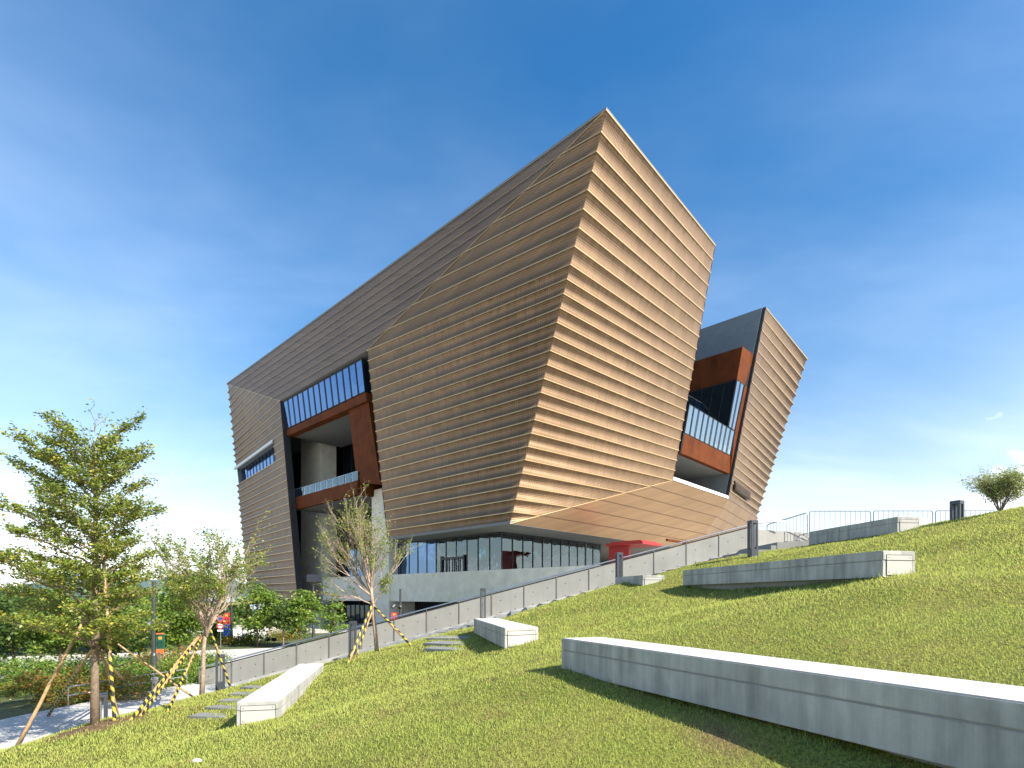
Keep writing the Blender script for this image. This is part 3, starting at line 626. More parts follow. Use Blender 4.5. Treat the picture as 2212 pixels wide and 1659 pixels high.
part('lobby_wall', 'interior_plaster', lambda m: m.prism([GC+RD*9+LD*6.3+UP*2.8, GC+RD*9+LD*36+UP*2.8, GC+RD*9+LD*36+UP*7.5, GC+RD*9+LD*6.3+UP*7.5], RD*.3))
part('lobby_wall', 'slate_wall', lambda m: m.prism([GC+RD*17+LD*0+UP*2.8, GC+RD*17+LD*12+UP*2.8, GC+RD*17+LD*12+UP*7.5, GC+RD*17+UP*7.5], RD*.3))
part('lobby_bench_bulkhead', 'soffit_grey', lambda m: m.prism([GC+RD*3+LD*3+UP*5.1, GC+RD*16+LD*3+UP*5.1, GC+RD*16+LD*3+UP*5.5, GC+RD*3+LD*3+UP*5.5], LD*1.0))
dr = part('entrance_door', 'dark_metal', lambda m: (m.prism([gp(50.2, 2.9)-RD*.2, gp(50.2, 5.2)-RD*.2, gp(50.45, 5.2)-RD*.2, gp(50.45, 2.9)-RD*.2], RD*.15), m.prism([gp(54.6, 2.9)-RD*.2, gp(54.6, 5.2)-RD*.2, gp(54.85, 5.2)-RD*.2, gp(54.85, 2.9)-RD*.2], RD*.15), m.prism([gp(50.2, 4.7)-RD*.21, gp(54.85, 4.7)-RD*.21, gp(54.85, 5.0)-RD*.21, gp(50.2, 5.0)-RD*.21], RD*.15)))
for l in (51.3, 52.4, 53.5):
    part('door_stile', 'dark_metal', lambda m: m.prism([gp(l, 2.9)-RD*.19, gp(l+.12, 2.9)-RD*.19, gp(l+.12, 4.7)-RD*.19, gp(l, 4.7)-RD*.19], RD*.12), dr)
# terrace parapet along the front
par = [RD*44.0+LD*84.5+UP*-.78, RD*44.0+LD*25+UP*-.78, RD*44.0+LD*25+UP*3.02, RD*44.0+LD*84.5+UP*3.02]
part('terrace_parapet', 'building_concrete', lambda m: m.prism(par, RD*.6))
part('terrace_soffit', 'soffit_grey', lambda m: m.prism([RD*44.6+LD*84.5+UP*-.7, RD*44.6+LD*25+UP*-.7, RD*52+LD*25+UP*-.7, RD*52+LD*84.5+UP*-.7], (0, 0, .5)))
q = [RD*48.5+LD*72+UP*-.7, RD*48.5+LD*34+UP*-.7, RD*48.5+LD*34+UP*GZ, RD*48.5+LD*72+UP*GZ]
part('undercroft_wall', 'slate_wall', lambda m: m.prism(q, RD*.3))
for i in range(96):
    a = RD*48.3+LD*(72-i*.4)+UP*-.75; part('slat', 'dark_metal', lambda m: m.prism([a, a-LD*.14, a-LD*.14-UP*3.8, a-UP*3.8], RD*.15))
q = [RD*48+LD*84+UP*-.7, RD*48+LD*72.4+UP*-.7, RD*48+LD*72.4+UP*GZ, RD*48+LD*84+UP*GZ]; window_band(*q, 8, 'glass_dark', RD, name='undercroft_window')
# red entrance portal
rc = Vector((15.0, 61.2, 6.0))
portal = thing('entrance_canopy', (rc.x, rc.y+2, 3), 'bright red flat canopy over the entrance under the gold overhang', 'canopy')
part('canopy_slab', 'red_paint', lambda m: m.prism([rc, rc+RD*4.6, rc+RD*4.6+LD*5.0, rc+LD*5.0], (0, 0, .3)), portal)
part('canopy_top', 'red_paint', lambda m: m.prism([rc+UP*.305+RD*.5+LD*.5, rc+UP*.305+RD*4.2+LD*.5, rc+UP*.305+RD*4.2+LD*4.6, rc+UP*.305+RD*.5+LD*4.6], (0, 0, .2)), portal)
part('portal_wall', 'red_paint', lambda m: m.prism([rc+RD*1.0+LD*2.4-UP*.002, rc+RD*1.0+LD*5.2-UP*.002, rc+RD*1.0+LD*5.2-UP*3.2, rc+RD*1.0+LD*2.4-UP*3.2], RD*.5), portal)
part('lintel_frame', 'corten', lambda m: m.prism([rc+RD*5+LD*-.6+UP*.9, rc+RD*11+LD*-.6+UP*.9, rc+RD*11+LD*-.6+UP*.65, rc+RD*5+LD*-.6+UP*.65], LD*.3), portal)
# ------------------------------------------------------------------ stair wall, handrail, steps
YW = 22.0
def rail_z(x): return .26*x+.38
wall = thing('stair_wall', (-1.5, YW, -1.2), 'long sloping grey concrete stair wall with steel handrail', 'wall')
xs = [-12.9+1.34*i for i in range(18)]
holes = MB()
for i in range(len(xs)-1):
    a, b = xs[i]+.012, xs[i+1]-.012
    pm = MB(); pm.prism([(a, YW, rail_z(a)-.13), (b, YW, rail_z(b)-.13), (b, YW, stair_z(b)-1.2), (a, YW, stair_z(a)-1.2)], (0, .24, 0)); pm.build('wall_panel', 'wall_concrete', wall, bevel=.008)
    for sx in (.27, .73):
        x = a+(b-a)*sx
        for dz in (.32, .82): holes.tube([(x, YW-.004, rail_z(x)-.13-dz), (x, YW+.03, rail_z(x)-.13-dz)], .022, 8)
    pp = MB(); x = xs[i]; pp.box((x, YW-.012, (rail_z(x)+stair_z(x))/2-.02), (.026, .02, rail_z(x)-stair_z(x)-.06)); pp.build('rail_post', 'rail_metal', wall)
tag(holes.build('tie_hole', 'dark_metal', wall), kind='stuff')
x1 = xs[-1]
part('handrail', 'steel', lambda m: m.tube([(xs[0], YW-.02, rail_z(xs[0])), (x1, YW-.02, rail_z(x1)), (x1+.9, YW-.02, rail_z(x1)+.12), (x1+1.6, YW-.02, rail_z(x1)+.12)], .028, 8), wall)
part('coping', 'dark_metal', lambda m: m.prism([(xs[0], YW+.02, rail_z(xs[0])-.12), (x1, YW+.02, rail_z(x1)-.12), (x1, YW+.02, rail_z(x1)-.07), (xs[0], YW+.02, rail_z(xs[0])-.07)], (0, .2, 0)), wall)
part('wall_return', 'wall_concrete', lambda m: m.prism([(x1+.01, YW+.002, rail_z(x1)-.2), (x1+6, YW+1.6, rail_z(x1)-.35), (x1+6, YW+1.6, 1.4), (x1+.01, YW+.002, 1.0)], (0, .24, 0)), wall)
part('wall_foot', 'kerb_stone', lambda m: m.prism([(xs[0], YW-.22, stair_z(xs[0])+.06), (x1, YW-.22, stair_z(x1)+.06), (x1, YW-.22, stair_z(x1)-.6), (xs[0], YW-.22, stair_z(xs[0])-.6)], (0, .215, 0)), wall)
stairs = tag(bpy.data.objects.new('stairs', None), kind='structure'); C.objects.link(stairs)
n = 29; x0 = -6.4
for i in range(n):
    x = x0+i*.577; z = stair_z(x+.3)+.0
    sm = MB(); sm.box((x+.36, 20.35, z-.3), (.72, 2.86+.01*(i % 2), .6)); sm.build('step', 'step_stone', stairs, bevel=.012)
# steel rail along the lower path
rail = thing('path_railing', (-13, 18, -3.6), 'low steel railing with two bars beside the paved path', 'railing')
rp = [Vector((-14.4, 17.3, -3.58)), Vector((-13.95, 19.6, -3.6)), Vector((-13.3, 21.8, -3.62))]
for h in (.62, .34): part('bar', 'galvanised', lambda m: m.tube([p+UP*h for p in rp], .022, 6), rail)
for p in rp: part('post', 'galvanised', lambda m: m.tube([p-UP*.1, p+UP*.63], .022, 6), rail)
# ------------------------------------------------------------------ benches
BENCH_PLANS = []
def bench(label, plan, zt, h=.45, sup=.35, near_end=True, inset=.16):
    """plan: near-left, near-right, far-right, far-left corners of the top"""
    P = [Vector((p[0], p[1], 0)) for p in plan]; c = sum(P, Vector())/4
    t = thing('bench', (c.x, c.y, zt-h-.02), label, 'bench', 'concrete block benches on the lawn')
    up_ = .36*h; BENCH_PLANS.append([(p.x, p.y) for p in P])
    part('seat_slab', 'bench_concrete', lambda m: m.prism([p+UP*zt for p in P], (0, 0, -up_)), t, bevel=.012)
    sh = [p+(c-p).normalized()*.006 for p in P]
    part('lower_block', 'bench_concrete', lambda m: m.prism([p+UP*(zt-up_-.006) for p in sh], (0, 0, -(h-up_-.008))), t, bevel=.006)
    core = [p+(c-p).normalized()*.05 for p in P]
    part('joint', 'step_stone', lambda m: m.prism([p+UP*(zt-up_+.002) for p in core], (0, 0, -.012)), t)
    ins = []
    for i, p in enumerate(P):
        a = (P[(i+1) % 4]-p).normalized(); b = (P[(i-1) % 4]-p).normalized(); ins.append(p+a*inset+b*inset)
    part('plinth', 'step_stone', lambda m: m.prism([p+UP*(zt-h+.002) for p in ins], (0, 0, -sup)), t)
    if near_end:
        a, b = P[0], P[1]; w = (b-a).normalized(); nrm = Vector((w.y, -w.x, 0))
        nrm = nrm if nrm.dot(c-a) < 0 else -nrm; L = (b-a).length
        def rect(x0, x1, z0, z1, dp, off=0): return [a+w*x0+UP*z0+nrm*off, a+w*x1+UP*z0+nrm*off, a+w*x1+UP*z1+nrm*off, a+w*x0+UP*z1+nrm*off]
        ep = part('end_plate_joint', 'dark_metal', lambda m: m.prism(rect(.07, L-.07, zt-h*.93, zt-h*.15, 0), nrm*.0035), t)
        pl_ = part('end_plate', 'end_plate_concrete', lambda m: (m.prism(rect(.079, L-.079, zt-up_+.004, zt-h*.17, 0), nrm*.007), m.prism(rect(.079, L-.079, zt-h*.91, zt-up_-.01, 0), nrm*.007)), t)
        for (x, z) in ((.12, zt-h*.25), (L-.12, zt-h*.25), (.12, zt-h*.8)):
            q0 = a+w*x+UP*z; part('bolt', 'galvanised', lambda m: m.tube([q0+nrm*.006, q0+nrm*.012], .011, 8), pl_)
    return t
wd = Vector((.901, .433))
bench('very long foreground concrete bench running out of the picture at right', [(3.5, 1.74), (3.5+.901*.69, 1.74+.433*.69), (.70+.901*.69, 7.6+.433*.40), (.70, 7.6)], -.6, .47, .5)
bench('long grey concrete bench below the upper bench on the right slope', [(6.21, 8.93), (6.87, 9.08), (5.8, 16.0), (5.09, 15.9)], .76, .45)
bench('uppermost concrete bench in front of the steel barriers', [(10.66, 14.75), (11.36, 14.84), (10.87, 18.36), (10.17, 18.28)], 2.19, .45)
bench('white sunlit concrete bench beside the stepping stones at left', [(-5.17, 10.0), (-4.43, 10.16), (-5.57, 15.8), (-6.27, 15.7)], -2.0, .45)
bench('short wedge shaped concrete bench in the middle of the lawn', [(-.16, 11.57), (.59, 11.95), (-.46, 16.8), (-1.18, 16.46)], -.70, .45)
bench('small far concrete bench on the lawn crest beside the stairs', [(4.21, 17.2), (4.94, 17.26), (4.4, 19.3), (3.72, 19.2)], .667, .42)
# ------------------------------------------------------------------ bollard lights
def bollard(x, y, zb, h, label, w=.24, rot=.35):
    t = thing('bollard_light', (x, y, zb), label, 'bollard', 'dark metal bollard lights')
    ca, sa = math.cos(rot), math.sin(rot); ax = (Vector((ca, sa, 0)), Vector((-sa, ca, 0)), UP); o = Vector((x, y, zb))
    part('base', 'bollard_paint', lambda m: m.box(o+UP*.0, (w, w, .4), ax), t, bevel=.008)
    part('cap', 'bollard_paint', lambda m: m.box(o+UP*(h-.05), (w, w, .1), ax), t, bevel=.008)
    s = w*.36
    for i in (-1, 1):
        for j in (-1, 1):
            q = o+ax[0]*i*s+ax[1]*j*s
            part('corner_post', 'bollard_paint', lambda m: m.box(q+UP*(h/2+.05), (w*.26, w*.26, h-.3), ax), t)
    part('lamp_tube', 'galvanised', lambda m: m.tube([o+UP*.2, o+UP*(h-.1)], w*.07, 8), t)
bollard(-9.3, 17.0, -2.95, 1.08, 'dark slotted bollard light behind the leaning tree at left', .27, .5)
bollard(-5.56, 18.6, -2.1, 1.22, 'dark slotted bollard light beside the bare propped tree', .24, .1)
bollard(-1.02, 18.7, -.98, 1.25, 'dark slotted bollard light behind the wedge shaped bench', .20, .05)
bollard(3.92, 19.5, .33, 1.25, 'dark slotted bollard light behind the small far bench', .23, .1)
bollard(7.9, 17.5, 1.32, 1.15, 'dark slotted bollard light at the head of the stairs', .245, .15)
bollard(12.1, 14.5, 1.45, 1.13, 'dark slotted bollard light on the lawn crest at far right', .24, .45)
bollard(-10.95, 14.2, -3.6, 1.0, 'dark slotted bollard light on the path behind the big tree', .3, .6)
# ------------------------------------------------------------------ crowd barriers
def barrier(a, b, h, label, nb=11):
    a, b = Vector(a), Vector(b); d = (b-a); L = d.length; d.normalize()
    t = thing('crowd_barrier', (a+b)/2, label, 'barrier', 'steel crowd barriers on the terrace')
    r = .1; fr = [a+UP*.12, a+UP*(h-r), a+UP*(h-.03)+d*.03, a+UP*h+d*r, b+UP*h-d*r, b+UP*(h-.03)-d*.03, b+UP*(h-r), b+UP*.12]
    part('frame', 'barrier_steel', lambda m: m.tube(fr, .021, 7), t)
    part('bottom_rail', 'barrier_steel', lambda m: m.tube([a+UP*.25, b+UP*.25], .017, 6), t)
    for i in range(nb):
        p = a+d*(L*(i+1)/(nb+1)); part('bar', 'barrier_steel', lambda m: m.tube([p+UP*.25, p+UP*h], .009, 5), t)
    n_ = Vector((-d.y, d.x, 0))
    for p in (a+d*.15, b-d*.15): part('foot', 'barrier_steel', lambda m: m.tube([p+n_*.32+UP*.0, p+n_*.3+UP*.08, p+UP*.22, p-n_*.3+UP*.08, p-n_*.32], .018, 6), t)
zb_ = 2.36
def bx(u, d): return (u-CX)/F*d
barrier((bx(1657, 24.0), 24.0, 2.08), (bx(1744, 22.3), 22.3, 2.36), 1.12, 'steel barrier turned at an angle beside the bollard at the stairs')
barrier((bx(1749, 21.9), 21.9, zb_), (bx(1881, 21.9), 21.9, zb_), 1.12, 'steel barrier directly behind the uppermost bench', 11)
barrier((bx(1887, 21.95), 21.95, zb_+.02), (bx(2015, 21.95), 21.95, zb_+.02), 1.12, 'steel barrier behind the right end of the uppermost bench')
barrier((bx(2021, 22.0), 22.0, zb_+.04), (bx(2150, 22.0), 22.0, zb_+.04), 1.12, 'steel barrier behind the bollard at far right')
# ------------------------------------------------------------------ trees
def rv(s=1.0): return Vector((random.gauss(0, 1), random.gauss(0, 1), random.gauss(0, 1)))*s
def curve_pts(a, b, sag, n=5, wob=.05):
    L = (b-a).length; pts = []
    for i in range(n+1):
        s = i/n; p = a+(b-a)*s+UP*(sag*L*math.sin(math.pi*s)); 
        if 0 < i < n: p = p+rv(wob*L/n)
        pts.append(p)
    return pts
def tiered_tree(base, label):
    t = thing('tree', base, label, 'tree'); o = Vector(base)
    tr = [o+Vector((0, 0, -.15)), o+Vector((0, 0, 1.0)), o+Vector((.03, 0, 2.2)), o+Vector((.0, .03, 3.6)), o+Vector((.02, 0, 5.2)), o+Vector((.0, 0, 6.3)), o+Vector((-.05, 0, 6.7))]
    part('trunk', 'bark_brown', lambda m: m.tube(tr, [.1, .082, .074, .06, .04, .02, .008], 9), t, smooth=True)
    prof_h = [1.7, 2.4, 3.2, 3.9, 4.6, 5.1, 5.6, 6.1, 6.5, 6.9]; prof_r = [1.5, 2.1, 2.0, 1.8, 1.65, 1.75, 1.5, 1.45, 1.3, 1.05]
    br = MB(); tw = MB(); leaves = []
    N = 64
    for k in range(N):
        f = k/(N-1); hb = 1.55+f*4.7; az = k*2.399+random.uniform(-.25, .25)
        tier = .12*math.sin(hb*5.2); r_ = np.interp(hb+.5, prof_h, prof_r)*random.uniform(.55, 1.05)*(1+.16*math.sin(hb*5.2))
        rise = r_*(.22+.5*f)+random.uniform(-.05, .15)
        r_ *= .94-.2*math.cos(az); a = o+Vector((0, 0, hb)); b = a+Vector((math.cos(az)*r_, math.sin(az)*r_, rise+tier))
        pts = curve_pts(a, b, .05, 6, .10); r0 = .034*(1-.55*f); br.tube(pts, [r0*(1-.8*i/6) for i in range(7)], 5)
        dirv = (b-a).normalized(); side = dirv.cross(UP).normalized()
        ns = int(9+r_*8)
        for j in range(ns):
            s = .22+.78*(j+random.random())/ns; i0 = min(int(s*6), 5); p = pts[i0].lerp(pts[i0+1], s*6-i0)
            sg = 1 if j % 2 else -1; ln = r_*(.42-.24*s)*random.uniform(.6, 1.25)+.08
            d = (side*sg*random.uniform(.4, 1)+dirv*random.uniform(.35, .9)+UP*random.uniform(-.05, .45)).normalized()
            q = p+d*ln; tp = curve_pts(p, q, .04, 3, .12); tw.tube(tp, [.008, .006, .005, .003], 3, cap=False)
            nl = int(14+ln*52)
            for m_ in range(nl):
                ss = random.random()**.75; i1 = min(int(ss*3), 2); lp = tp[i1].lerp(tp[i1+1], ss*3-i1); leaves.append(lp+rv(.045)+UP*.015)
    for k in range(11):   # thin, nearly bare leaders at the very top
        az = random.uniform(0, 6.28); a = o+Vector((0, 0, random.uniform(6.0, 6.9))); q = a+Vector((math.cos(az)*random.uniform(.15, .6), math.sin(az)*random.uniform(.1, .5), random.uniform(.35, .75)))
        tp = curve_pts(a, q, .06, 4, .2); tw.tube(tp, [.008, .007, .006, .004, .003], 3, cap=False)
        for m_ in range(9): leaves.append(tp[random.randint(2, 4)]+rv(.06))
    br.build('branch', 'bark_brown', t, smooth=True); tw.build('twig', 'bark_brown', t)
    new_obj('crown', leaf_mesh('crown', leaves, .078, 'leaf_main', .45, .52), t)
    print('tiered leaves', len(leaves))
    return t
def grow(br, tw, leaves, p, d, L, r, level, maxl, nch, spread, lden, up=.15, wob=.18):
    n = 4; pts = [p]; q = p.copy(); dd = d.copy()
    for i in range(n): dd = (dd+rv(wob*.5)+UP*up*.25).normalized(); q = q+dd*L/n; pts.append(q.copy())
    rad = [r*(1-.5*i/n) for i in range(n+1)]
    (br if level < 2 else tw).tube(pts, rad, 5 if level < 2 else 3, cap=False)
    if level >= maxl-1:
        for m_ in range(int(lden*random.uniform(.4, 1.6))):
            leaves.append(pts[random.randint(1, n)]+rv(.035))
    if level < maxl:
        for c in range(nch[level]):
            s = .3+.7*(c+random.random()*.8)/nch[level]; i0 = min(int(s*n), n-1); b = pts[i0].lerp(pts[i0+1], s*n-i0)
            axis = rv().normalized(); cd = (d+axis.cross(d).normalized()*spread*random.uniform(.5, 1.2)).normalized()
            grow(br, tw, leaves, b, cd, L*random.uniform(.42, .66), r*.52*(1-.35*s), level+1, maxl, nch, spread, lden, up, wob)
def vase_tree(base, label, trunk, limbs, nch, spread, lden, leafsize, leafmat, bark, maxl=3, r0=.07, cat='tree', up=.2, limb_r=.03):
    t = thing('tree' if cat == 'tree' else 'shrub', base, label, cat); o = Vector(base)
    if trunk: part('trunk', bark, lambda m: m.tube([o+Vector(p) for p in trunk], [r0*(1-.38*i/(len(trunk)-1)) for i in range(len(trunk))], 9), t, smooth=True)
    br = MB(); tw = MB(); lv = []
    for (a, b) in limbs:
        a, b = o+Vector(a), o+Vector(b); L = (b-a).length
        grow(br, tw, lv, a, (b-a).normalized(), L, limb_r*(.7+.3*L), 0, maxl, nch, spread, lden, up)
    br.build('branch', bark, t, smooth=True); tw.build('twig', bark, t)
    if lv: new_obj('crown', leaf_mesh('crown', lv, leafsize, leafmat, .4, .5), t)
    print(label, len(lv))
    return t
TB1 = Vector((-9.78, 12.5, g1(-9.78, 12.5)+.02))
tiered_tree(TB1, 'tall tiered leafy tree propped with taped poles at far left')
TB2 = (-9.25, 16.0, g1(-9.25, 16.0))
limbs2 = []
for k in range(13):
    az = k*2.4; rr = [.65, 1.3, 1.75, 1.5][k % 4]; hh = [4.7, 4.4, 3.8, 4.8][k % 4]; limbs2.append(((.08, 0, 1.75+.35*(k % 5)/5), (math.cos(az)*rr*.62+.1, math.sin(az)*rr*.62, 1.9+(hh-1.9)*.62)))
vase_tree(TB2, 'young vase shaped tree with thin foliage beside the wall end', [(-.06, 0, -.1), (-.02, 0, .7), (.0, 0, 1.4), (.08, 0, 2.2)], limbs2, [5, 4, 3], .62, 14, .075, 'leaf_sparse', 'bark_pale', r0=.075)
TB3 = (-4.3, 17.0, g1(-4.3, 17.0))
limbs3 = [((-.2, 0, 2.0), (-.5, .1, 3.75)), ((-.2, 0, 1.9), (-1.1, .1, 3.7)), ((-.16, 0, 1.75), (-1.3, .1, 3.1)), ((-.16, 0, 1.85), (-.7, -.3, 3.3)), ((-.2, 0, 2.0), (-.25, .3, 3.4)), ((-.2, 0, 2.0), (.2, -.2, 3.3)), ((-.18, 0, 1.9), (.55, .2, 2.9)), ((-.2, 0, 1.8), (-1.5, -.2, 2.6)), ((-.16, 0, 1.7), (-.9, .4, 2.9)), ((-.18, 0, 2.1), (-.55, 0, 3.5)), ((-.1, 0, 1.5), (-1.25, -.1, 1.75)), ((-.1, 0, 1.55), (.25, 0, 2.1)), ((-.2, 0, 2.0), (-.45, .5, 3.0)), ((-.2, 0, 2.0), (0, -.5, 3.0))]
vase_tree(TB3, 'mostly bare pale tree propped by striped poles before the museum', [(0, 0, -.1), (-.04, 0, .5), (-.12, 0, 1.1), (-.15, 0, 1.6), (-.2, 0, 2.1)], limbs3, [6, 5, 3], .4, 4.2, .068, 'leaf_sparse', 'bark_pale', r0=.075, up=.3)
BX = bx(2160, 13.2)
vase_tree((BX, 13.2, g1(BX, 13.2)-.05), 'small rounded shrub with pale leaves on the lawn crest', None, [((0, 0, 0), (math.cos(k*2.4)*.36*(.4+.6*(k % 3)/2), math.sin(k*2.4)*.3, .62)) for k in range(16)], [6, 5, 3], .55, 6, .045, 'leaf_bush', 'bark_brown', r0=.03, cat='shrub', up=.1, limb_r=.014)
# props holding the trees: poles wrapped in striped tape or plain
def prop(a, b, r, label, taped=None, group='poles propping the trees'):
    a, b = Vector(a), Vector(b)
    t = thing('tree_prop', a, label, 'prop', group); r *= .84
    pts = [a+(b-a)*(i/6)+rv(.006) for i in range(7)]; part('pole', 'bamboo', lambda m: m.tube(pts, [r*(1.05-.15*i/6) for i in range(7)], 8), t, smooth=True)
    if taped:
        s0, s1 = taped; q = [a+(b-a)*(s0+(s1-s0)*i/8)+rv(.004) for i in range(9)]; part('tape', 'hazard_tape', lambda m: m.tube(q, r*1.14, 9, cap=False), t, uv=True, smooth=True)
def D1(u, v, d): return at(u, v, d)
def gnd(u, v, d0=6, d1=30):
    # ground hit of a viewing ray, so that a foot stands on the lawn
    for i in range(600):
        d = d0+(d1-d0)*i/600; p = at(u, v, d)
        if p.z <= g1(p.x, p.y): return p
    return at(u, v, d1)
def pz(x, y, z): return Vector((x, y, z))
prop(gnd(68, 1600), TB1+Vector((-.05, .0, 1.75)), .04, 'striped pole leaning from the far left up to the big tree', (0, .8))
prop((-11.35, 12.2, -3.5), TB1+Vector((-.3, .1, 2.45)), .045, 'long bare bamboo pole leaning from the left frame edge', None)
prop((-10.35, 13.2, -3.35), TB1+Vector((.02, -.1, 1.65)), .032, 'thin brown pole just left of the big tree trunk')
prop((-10.2, 13.9, -3.3), TB1+Vector((.0, .2, 1.7)), .024, 'thinnest bare stick behind the big tree trunk')
prop(gnd(247, 1556), TB1+Vector((.28, -.15, 4.3)), .042, 'tall upright pole with striped tape against the big tree', (0, .42))
prop(gnd(262, 1545), TB1+Vector((.12, .1, 1.55)), .036, 'short striped pole right of the big tree trunk', (0, .95))
prop(gnd(322, 1520), TB1+Vector((.05, -.12, 1.7)), .042, 'bare bamboo pole leaning from the right against the big tree')
prop(gnd(282, 1556), Vector(TB2)+Vector((-.1, -.05, 1.8)), .042, 'long striped pole crossing up to the vase shaped tree', (0, .78))
prop(gnd(303, 1548), Vector(TB2)+Vector((-.08, .05, 1.85)), .036, 'second striped pole crossing up to the vase shaped tree', (0, .8))
prop(gnd(361, 1538), Vector(TB2)+Vector((-.05, .0, 1.75)), .036, 'short black and yellow pole below the vase shaped tree', (0, .97))
prop((-8.75, 16.6, g1(-8.75, 16.6)), Vector(TB2)+Vector((.1, .1, 2.1)), .034, 'striped pole between the vase shaped tree and a bollard', (0, .95))
prop((-9.75, 16.4, g1(-9.75, 16.4)), (-12.9, 15.2, -.2), .032, 'bare pole slanting left from the vase shaped tree')
prop(gnd(752, 1432), Vector(TB3)+Vector((-.12, 0, 1.6)), .042, 'left striped pole of the bare tree', (0, .98))
prop(gnd(766, 1424), Vector(TB3)+Vector((-.1, .08, 1.5)), .034, 'rear striped pole behind the left one of the bare tree', (0, .98))
prop(gnd(888, 1394), Vector(TB3)+Vector((-.1, 0, 1.45)), .042, 'right striped pole of the bare tree', (0, .98))
# ---- background trees and shrubs
def blob_tree(base, h, rx, rz, label, mat, leafsize=.16, nclump=46, per=60, trunk_r=.09, seed=1, name='tree', cat='tree', group='trees of the forecourt', trunkh=None):
    rs = random.Random(seed); t = thing(name, base, label, cat, group); o = Vector(base); cz_ = h-rz; top = []
    lv = []; br = MB(); th = trunkh if trunkh is not None else max(.3, cz_)
    for k in range(nclump):
        while True:
            p = Vector((rs.uniform(-1, 1), rs.uniform(-1, 1), rs.uniform(-1, 1)))
            if .25 < p.length < 1: break
        p *= (1+.25*rs.random()*(1 if rs.random() < .3 else 0)); c = o+Vector((p.x*rx, p.y*rx, cz_+p.z*rz)); s = rx*rs.uniform(.14, .3)
        for m_ in range(int(1.9*per*rs.uniform(.5, 1.3))): lv.append(c+Vector((rs.gauss(0, s), rs.gauss(0, s), rs.gauss(0, s*.55))))
        if k % 3 == 0 and cat == 'tree': br.tube(curve_pts(o+UP*th*.75, c, .08, 3, .1), [trunk_r*.45, trunk_r*.3, trunk_r*.2, trunk_r*.1], 4, cap=False)
    if cat == 'tree':
        part('trunk', 'bark_brown', lambda m: m.tube([o-UP*.2, o+UP*th*.4, o+UP*th, o+UP*(cz_+rz*.4)], [trunk_r, trunk_r*.85, trunk_r*.7, trunk_r*.25], 7), t, smooth=True); br.build('branch', 'bark_brown', t)
    new_obj('crown' if cat == 'tree' else 'foliage', leaf_mesh('crown', lv, leafsize*1.15, mat, .35, .55), t)
def gt(u, v_top, v_bot, half_u, d, label, mat, zg=GZ, **k):
    x = bx(u, d); ztop = (HY-v_top)/F*d; zc = (HY-v_bot)/F*d; rx = half_u/F*d
    blob_tree((x, d, zg), ztop-zg, rx, (ztop-zc)/2, label, mat, **k)
gt(556, 1268, 1372, 46, 47, 'leafy green tree in front of the left wing corner', 'leaf_fresh', seed=11, leafsize=.26, per=46)
gt(612, 1302, 1366, 26, 46, 'small dark green tree between the two larger ones', 'leaf_dark', seed=12, leafsize=.22, nclump=34, per=40)
gt(650, 1278, 1368, 33, 47, 'round green tree beside the solar lamp', 'leaf_fresh', seed=13, leafsize=.24, nclump=44, per=44)
gt(722, 1298, 1372, 28, 45, 'light half bare tree right of the solar lamp', 'leaf_fresh', seed=14, leafsize=.2, nclump=30, per=26)
gt(385, 1268, 1392, 58, 34, 'bright green tree behind the near lamp post', 'leaf_fresh', zg=-4.5, seed=15, leafsize=.22, nclump=60, per=56)
gt(470, 1300, 1385, 34, 52, 'dark tree behind the red and blue banner', 'leaf_dark', seed=16, leafsize=.24)
gt(30, 1272, 1420, 70, 30, 'dark green tree at the left picture edge', 'leaf_dark', zg=-4.4, seed=17, leafsize=.18, nclump=60, per=56)
gt(130, 1285, 1425, 60, 27, 'green tree behind the big tiered tree', 'leaf_fresh', zg=-4.4, seed=18, leafsize=.17, nclump=56, per=52)
gt(235, 1290, 1425, 62, 29, 'dense dark tree behind the right side of the big tree', 'leaf_dark', zg=-4.4, seed=19, leafsize=.18, nclump=60, per=52)
gt(300, 1300, 1410, 45, 36, 'low green tree left of the near lamp post', 'leaf_fresh', zg=-4.5, seed=20, leafsize=.22, nclump=50, per=50)
gt(-70, 1260, 1420, 80, 26, 'green tree just outside the left picture edge', 'leaf_dark', zg=-4.4, seed=21, leafsize=.18)
for i, (u, d, vt, hu) in enumerate(((60, 40, 1268, 60), (165, 43, 1276, 62), (265, 42, 1272, 58), (345, 46, 1278, 46), (-30, 44, 1262, 70))):
    gt(u, vt, 1390, hu, d, ['tall tree mass behind the dark tree at the left edge', 'tall tree mass behind the crown of the big tree', 'tall tree mass between the big tree and the lamp post', 'tall tree mass behind the near lamp post top', 'tall tree mass beyond the left picture edge'][i], ['leaf_fresh', 'leaf_dark', 'leaf_fresh', 'leaf_dark', 'leaf_dark'][i], seed=45+i, leafsize=.26, nclump=56, per=44)
